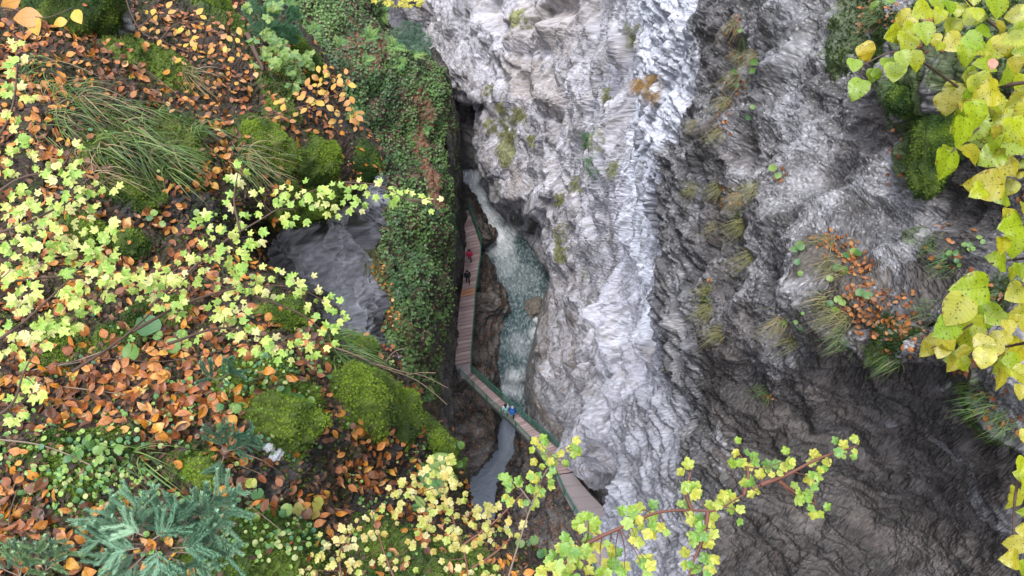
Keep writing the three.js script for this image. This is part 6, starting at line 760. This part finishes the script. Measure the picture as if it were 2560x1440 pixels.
herb('green leaves at the edge beside the pale yellow bush', [[1120, 1130, 24], [1140, 1115, 22], [1150, 1140, 22], [1130, 1155, 20], [1110, 1120, 18], [1145, 1160, 20]]);
herb('dark green leaves at the lower end of the slope', [[1325, 1360, 24], [1340, 1375, 26], [1310, 1375, 24], [1330, 1395, 24], [1350, 1400, 20]]);
herb('trailing herb with rows of small leaves on the dark right wall', [[2390, 640, 16], [2405, 632, 16], [2420, 625, 16], [2435, 620, 16], [2450, 612, 15], [2400, 650, 14], [2425, 640, 14], [2440, 635, 14], [2380, 645, 14], [2465, 608, 14], [2415, 655, 12]]);
herb('green leaves at the left end of the leaf pile', [[2010, 620, 24, 160], [2000, 635, 20, 190], [2015, 625, 22, 40], [2002, 660, 18, 150], [2008, 680, 16, 200]]);
herb('serrated green plant in the middle of the leaf pile', [[2130, 640, 26, 0], [2140, 650, 22, 40], [2120, 650, 22, 180], [2090, 680, 24, 160], [2110, 675, 24, 20], [2080, 700, 18, 120]]);
herb('green leaves at the bottom of the leaf pile', [[2085, 750, 18], [2100, 745, 20], [2115, 755, 18], [2095, 770, 22, 120], [2160, 735, 24], [2180, 745, 24]]);
herb('small green sprig on the undercut ledge', [[1960, 795, 12], [2000, 800, 12], [2010, 810, 12], [2020, 790, 10]]);
herb('green leaves among the upper wall tufts', [[1855, 85, 16], [1848, 180, 16], [1850, 215, 14], [1893, 150, 20, 100], [1895, 170, 16, 80], [1885, 270, 14], [1880, 285, 14]]);
herb('single green plant at the top of the right wall', [[2200, 10, 34, 140], [2215, 5, 30, 20], [2225, 15, 24, 60]]);
herb('green leaf pair beside the orange leaves on the wall', [[1945, 430, 22, 120], [1955, 445, 18, 60]]);
herb('ivy sprig hanging over the dark cliff beside the boardwalk', [[1105, 830, 7], [1112, 838, 7], [1118, 845, 7], [1124, 852, 6], [1100, 826, 6]]);
// spruce saplings: whorled branchlets, each set round with needles
function spruce(label, name, depth, boughs, tone, needle = 0.0135) {
  const o = thing(name, label, 'sapling'), nm = tone.map((h) => mat(...hex(h, 0.84), { roughness: 0.7 }));
  for (const [x0, y0, x1, y1, k, dz] of boughs) {
    const a = at(x0, y0, depth + (dz ?? 0)), b = at(x1, y1, depth - 0.03 + (dz ?? 0) * 0.6), dir = b.clone().sub(a), L = dir.length(); part(o, 'branch', limb([a, a.clone().lerp(b, 0.5).add(jitter(0.006)), b], 0.003, 0.0016, 4, 5), paleBark);
    const twigs = [[a.clone().lerp(b, 0.55), b.clone()]]; for (let i = 0; i < k * 1.6; i++) { const t = rr(0.2, 1), p = a.clone().lerp(b, t), s = (i % 2 ? 1 : -1) * rr(0.5, 1.1), q = dir.clone().normalize().applyAxisAngle(TOWARD, s).addScaledVector(TOWARD, rr(-0.2, 0.25)); twigs.push([p, p.clone().addScaledVector(q, rr(0.05, 0.1))]); }
    const pos = [], idx = []; for (const [p, q] of twigs) { const d = q.clone().sub(p), l = d.length(); d.normalize(); const n = Math.ceil(l / 0.0006); for (let i = 0; i < n; i++) { const t = i / n, r = jitter(1).cross(d).normalize(), c = p.clone().addScaledVector(d, l * t), tip = c.clone().addScaledVector(r, needle * 0.75).addScaledVector(d, needle * 0.75), w = r.clone().cross(d).multiplyScalar(0.0015), e = pos.length / 3; pos.push(c.x - w.x, c.y - w.y, c.z - w.z, c.x + w.x, c.y + w.y, c.z + w.z, tip.x + w.x * 0.6, tip.y + w.y * 0.6, tip.z + w.z * 0.6, tip.x - w.x * 0.6, tip.y - w.y * 0.6, tip.z - w.z * 0.6); idx.push(e, e + 1, e + 2, e, e + 2, e + 3); } }
    const m = part(o, 'needles', geo(pos, idx), pick(nm)); m.userData.kind = 'stuff';
  }
}
spruce('blue-green spruce sapling in the bottom left corner', 'spruce_sapling', 2.7, [[330, 1350, 230, 1290, 7], [330, 1350, 270, 1270, 7], [330, 1350, 340, 1245, 8, -0.1], [340, 1340, 400, 1260, 7], [360, 1360, 220, 1350, 7], [360, 1380, 240, 1410, 7], [360, 1390, 300, 1450, 7], [400, 1380, 380, 1460, 7], [420, 1350, 480, 1290, 7, 0.1], [440, 1340, 540, 1240, 9], [470, 1310, 570, 1220, 9], [460, 1330, 585, 1260, 9], [450, 1350, 580, 1310, 8], [430, 1370, 560, 1350, 8], [430, 1380, 570, 1390, 8], [420, 1390, 520, 1430, 8], [400, 1400, 460, 1460, 7], [360, 1340, 310, 1310, 6, -0.15], [380, 1350, 430, 1310, 7, -0.15], [390, 1370, 400, 1420, 7, -0.12], [350, 1370, 290, 1380, 6, -0.1], [450, 1370, 500, 1360, 7, -0.1], [500, 1300, 520, 1330, 6, 0.08], [300, 1330, 250, 1330, 6, 0.05], [420, 1330, 440, 1280, 6, -0.1]], ['#88b08e', '#7aa484', '#98bc98', '#6e9878']);
spruce('thin feathery spruce seedling at the lower left edge', 'spruce_sapling', 3.0, [[50, 1440, 20, 1350, 4], [50, 1440, 60, 1350, 4], [110, 1440, 130, 1350, 4], [110, 1430, 90, 1370, 4], [50, 1440, -20, 1400, 4], [110, 1430, 170, 1380, 4], [60, 1440, 80, 1400, 4]], ['#8fae7c', '#7fa080']);
spruce('small spruce seedling beside the leaf drift', 'spruce_sapling', 3.6, [[560, 1130, 545, 1080, 5], [560, 1130, 590, 1085, 5], [560, 1130, 620, 1110, 5], [560, 1140, 545, 1175, 4], [575, 1120, 640, 1090, 5], [540, 950, 580, 925, 4], [540, 950, 510, 930, 4]], ['#5f8a6c', '#6d9474']);
spruce('feathery conifer twigs at the top between litter and ivy', 'conifer_branch', 7.4, [[610, 70, 680, 30, 14], [620, 80, 720, 60, 14], [640, 90, 735, 90, 12], [600, 50, 640, 10, 12], [650, 60, 700, 5, 12], [680, 90, 740, 75, 12], [600, 85, 660, 70, 12], [700, 40, 740, 30, 10], [680, 320, 730, 330, 10], [700, 310, 760, 320, 10]], ['#6c9a74', '#7da880', '#5b8a62'], 0.03);
spruce('hazy green conifer sprays over the corner of the pale wall', 'conifer_branch', 12, [[960, 70, 1040, 90, 14], [970, 90, 1060, 110, 14], [990, 60, 1050, 70, 12], [985, 105, 1070, 120, 12], [1000, 80, 1075, 95, 12]], ['#7c9a86', '#6f9080', '#86a48c'], 0.05);
// yellow crown tip at the top edge
shoot('yellow_tree_tip', 'yellow leafy tree tip at the top edge above the ivy slope', 'tree', 30, [[[930, -40], [980, -5], [1040, 5]], [[910, -40], [915, 0], [925, 20]]], [[985, 2, 24, 6, 40], [1030, 6, 26, 7, 40], [955, 0, 20, 6, 20], [1000, 10, 30, 4, 20]], freshBeech, [mat(...hex('#d8cf4a', 0.6), { roughness: 0.6 }), mat(...hex('#c9c24a', 0.6), { roughness: 0.6 })], 0.16, { deep: 0.4, r0: 0.03, r1: 0.01, tw: 0.008 });
// dead twigs and sticks
function stick(label, pts, r0, r1, m = paleBark, lift = 0.03) { const o = thing('dead_twig', label, 'twig', null, 'dead twigs on the slope'); pts.forEach((l, i) => { const v = l.map(([x, y, d]) => { if (d) return at(x, y, d); const g = ground(x, y); return g.p.clone().addScaledVector(g.n, lift); }); if (v.length === 2) v.splice(1, 0, v[0].clone().lerp(v[1], 0.5)); part(o, i ? 'side_twig' : 'stem', limb(v, i ? r0 * 0.6 : r0, r1, 5), m); }); }
stick('forked dead twig jutting out over the dark gorge', [[[770, 850, 4.6], [870, 880, 4.6], [960, 920, 4.7], [1030, 945, 4.8], [1070, 970, 4.85], [1118, 1012, 4.9]], [[940, 910, 4.68], [1010, 930, 4.7], [1060, 940, 4.8], [1120, 970, 4.85]], [[1015, 938, 4.75], [1050, 932, 4.8], [1090, 932, 4.8]], [[965, 902, 4.7], [985, 880, 4.75], [1010, 870, 4.75]]], 0.006, 0.0022, mat(0.2, 0.13, 0.09, { roughness: 0.8 }));
stick('bundle of dead stems running from the litter to the gorge edge', [[[500, 830], [620, 840], [740, 850, 4.5], [860, 885, 4.6], [930, 905, 4.65]], [[560, 850], [680, 860, 4.4], [800, 880, 4.55]]], 0.006, 0.002, bark);
stick('long pale stem lying across the lower litter', [[[0, 985], [80, 940], [180, 905], [290, 862]], [[40, 960], [120, 915], [200, 905]]], 0.006, 0.003);
stick('long thin dark runner arching over the litter', [[[130, 910], [240, 885], [400, 898], [560, 895], [640, 880]]], 0.003, 0.0015, bark, 0.06);
stick('brown stick across the ground-cover on the lower left', [[[10, 1105], [90, 1125], [170, 1150], [240, 1165]]], 0.005, 0.003);
stick('thin dark stem rising through leaves at the lower left', [[[38, 1225], [48, 1290], [52, 1340]]], 0.004, 0.002, bark, 0.05);
stick('weathered stick beside the drift left of the moss boulder', [[[150, 962], [280, 985], [400, 1005]], [[300, 990], [420, 1012]]], 0.004, 0.002);
stick('broken twigs on the bare dark earth', [[[570, 1120], [640, 1150], [690, 1180]], [[575, 1145], [660, 1158]], [[580, 1170], [640, 1190]]], 0.004, 0.002, mat(0.24, 0.16, 0.1));
stick('pale stalk leaning right of the spruce sapling', [[[625, 1270], [660, 1310], [690, 1345]]], 0.004, 0.002, paleBark, 0.05);
stick('rotting dark branch stub beside the green shrub', [[[608, 92], [625, 130], [640, 165], [655, 185]]], 0.03, 0.014, bark, 0.05);
stick('grey twig on the upper slope pointing to the ridge', [[[330, 150], [400, 200], [440, 240]], [[360, 175], [390, 205]]], 0.004, 0.002);
stick('thin bare branches tangled below the golden beech sapling', [[[640, 290], [720, 265], [790, 270], [850, 280]], [[690, 268], [700, 300], [730, 330]], [[780, 268], [800, 310], [810, 340]], [[820, 275], [850, 300], [870, 340]], [[640, 235], [665, 230], [690, 265]]], 0.004, 0.0015, bark, 0.25);
stick('brown stems lying beneath the maple branch', [[[520, 700], [600, 740], [700, 745]], [[330, 690], [420, 640], [480, 610]]], 0.004, 0.002, bark, 0.05);
console.log('plants');
renderer.render(scene, camera);
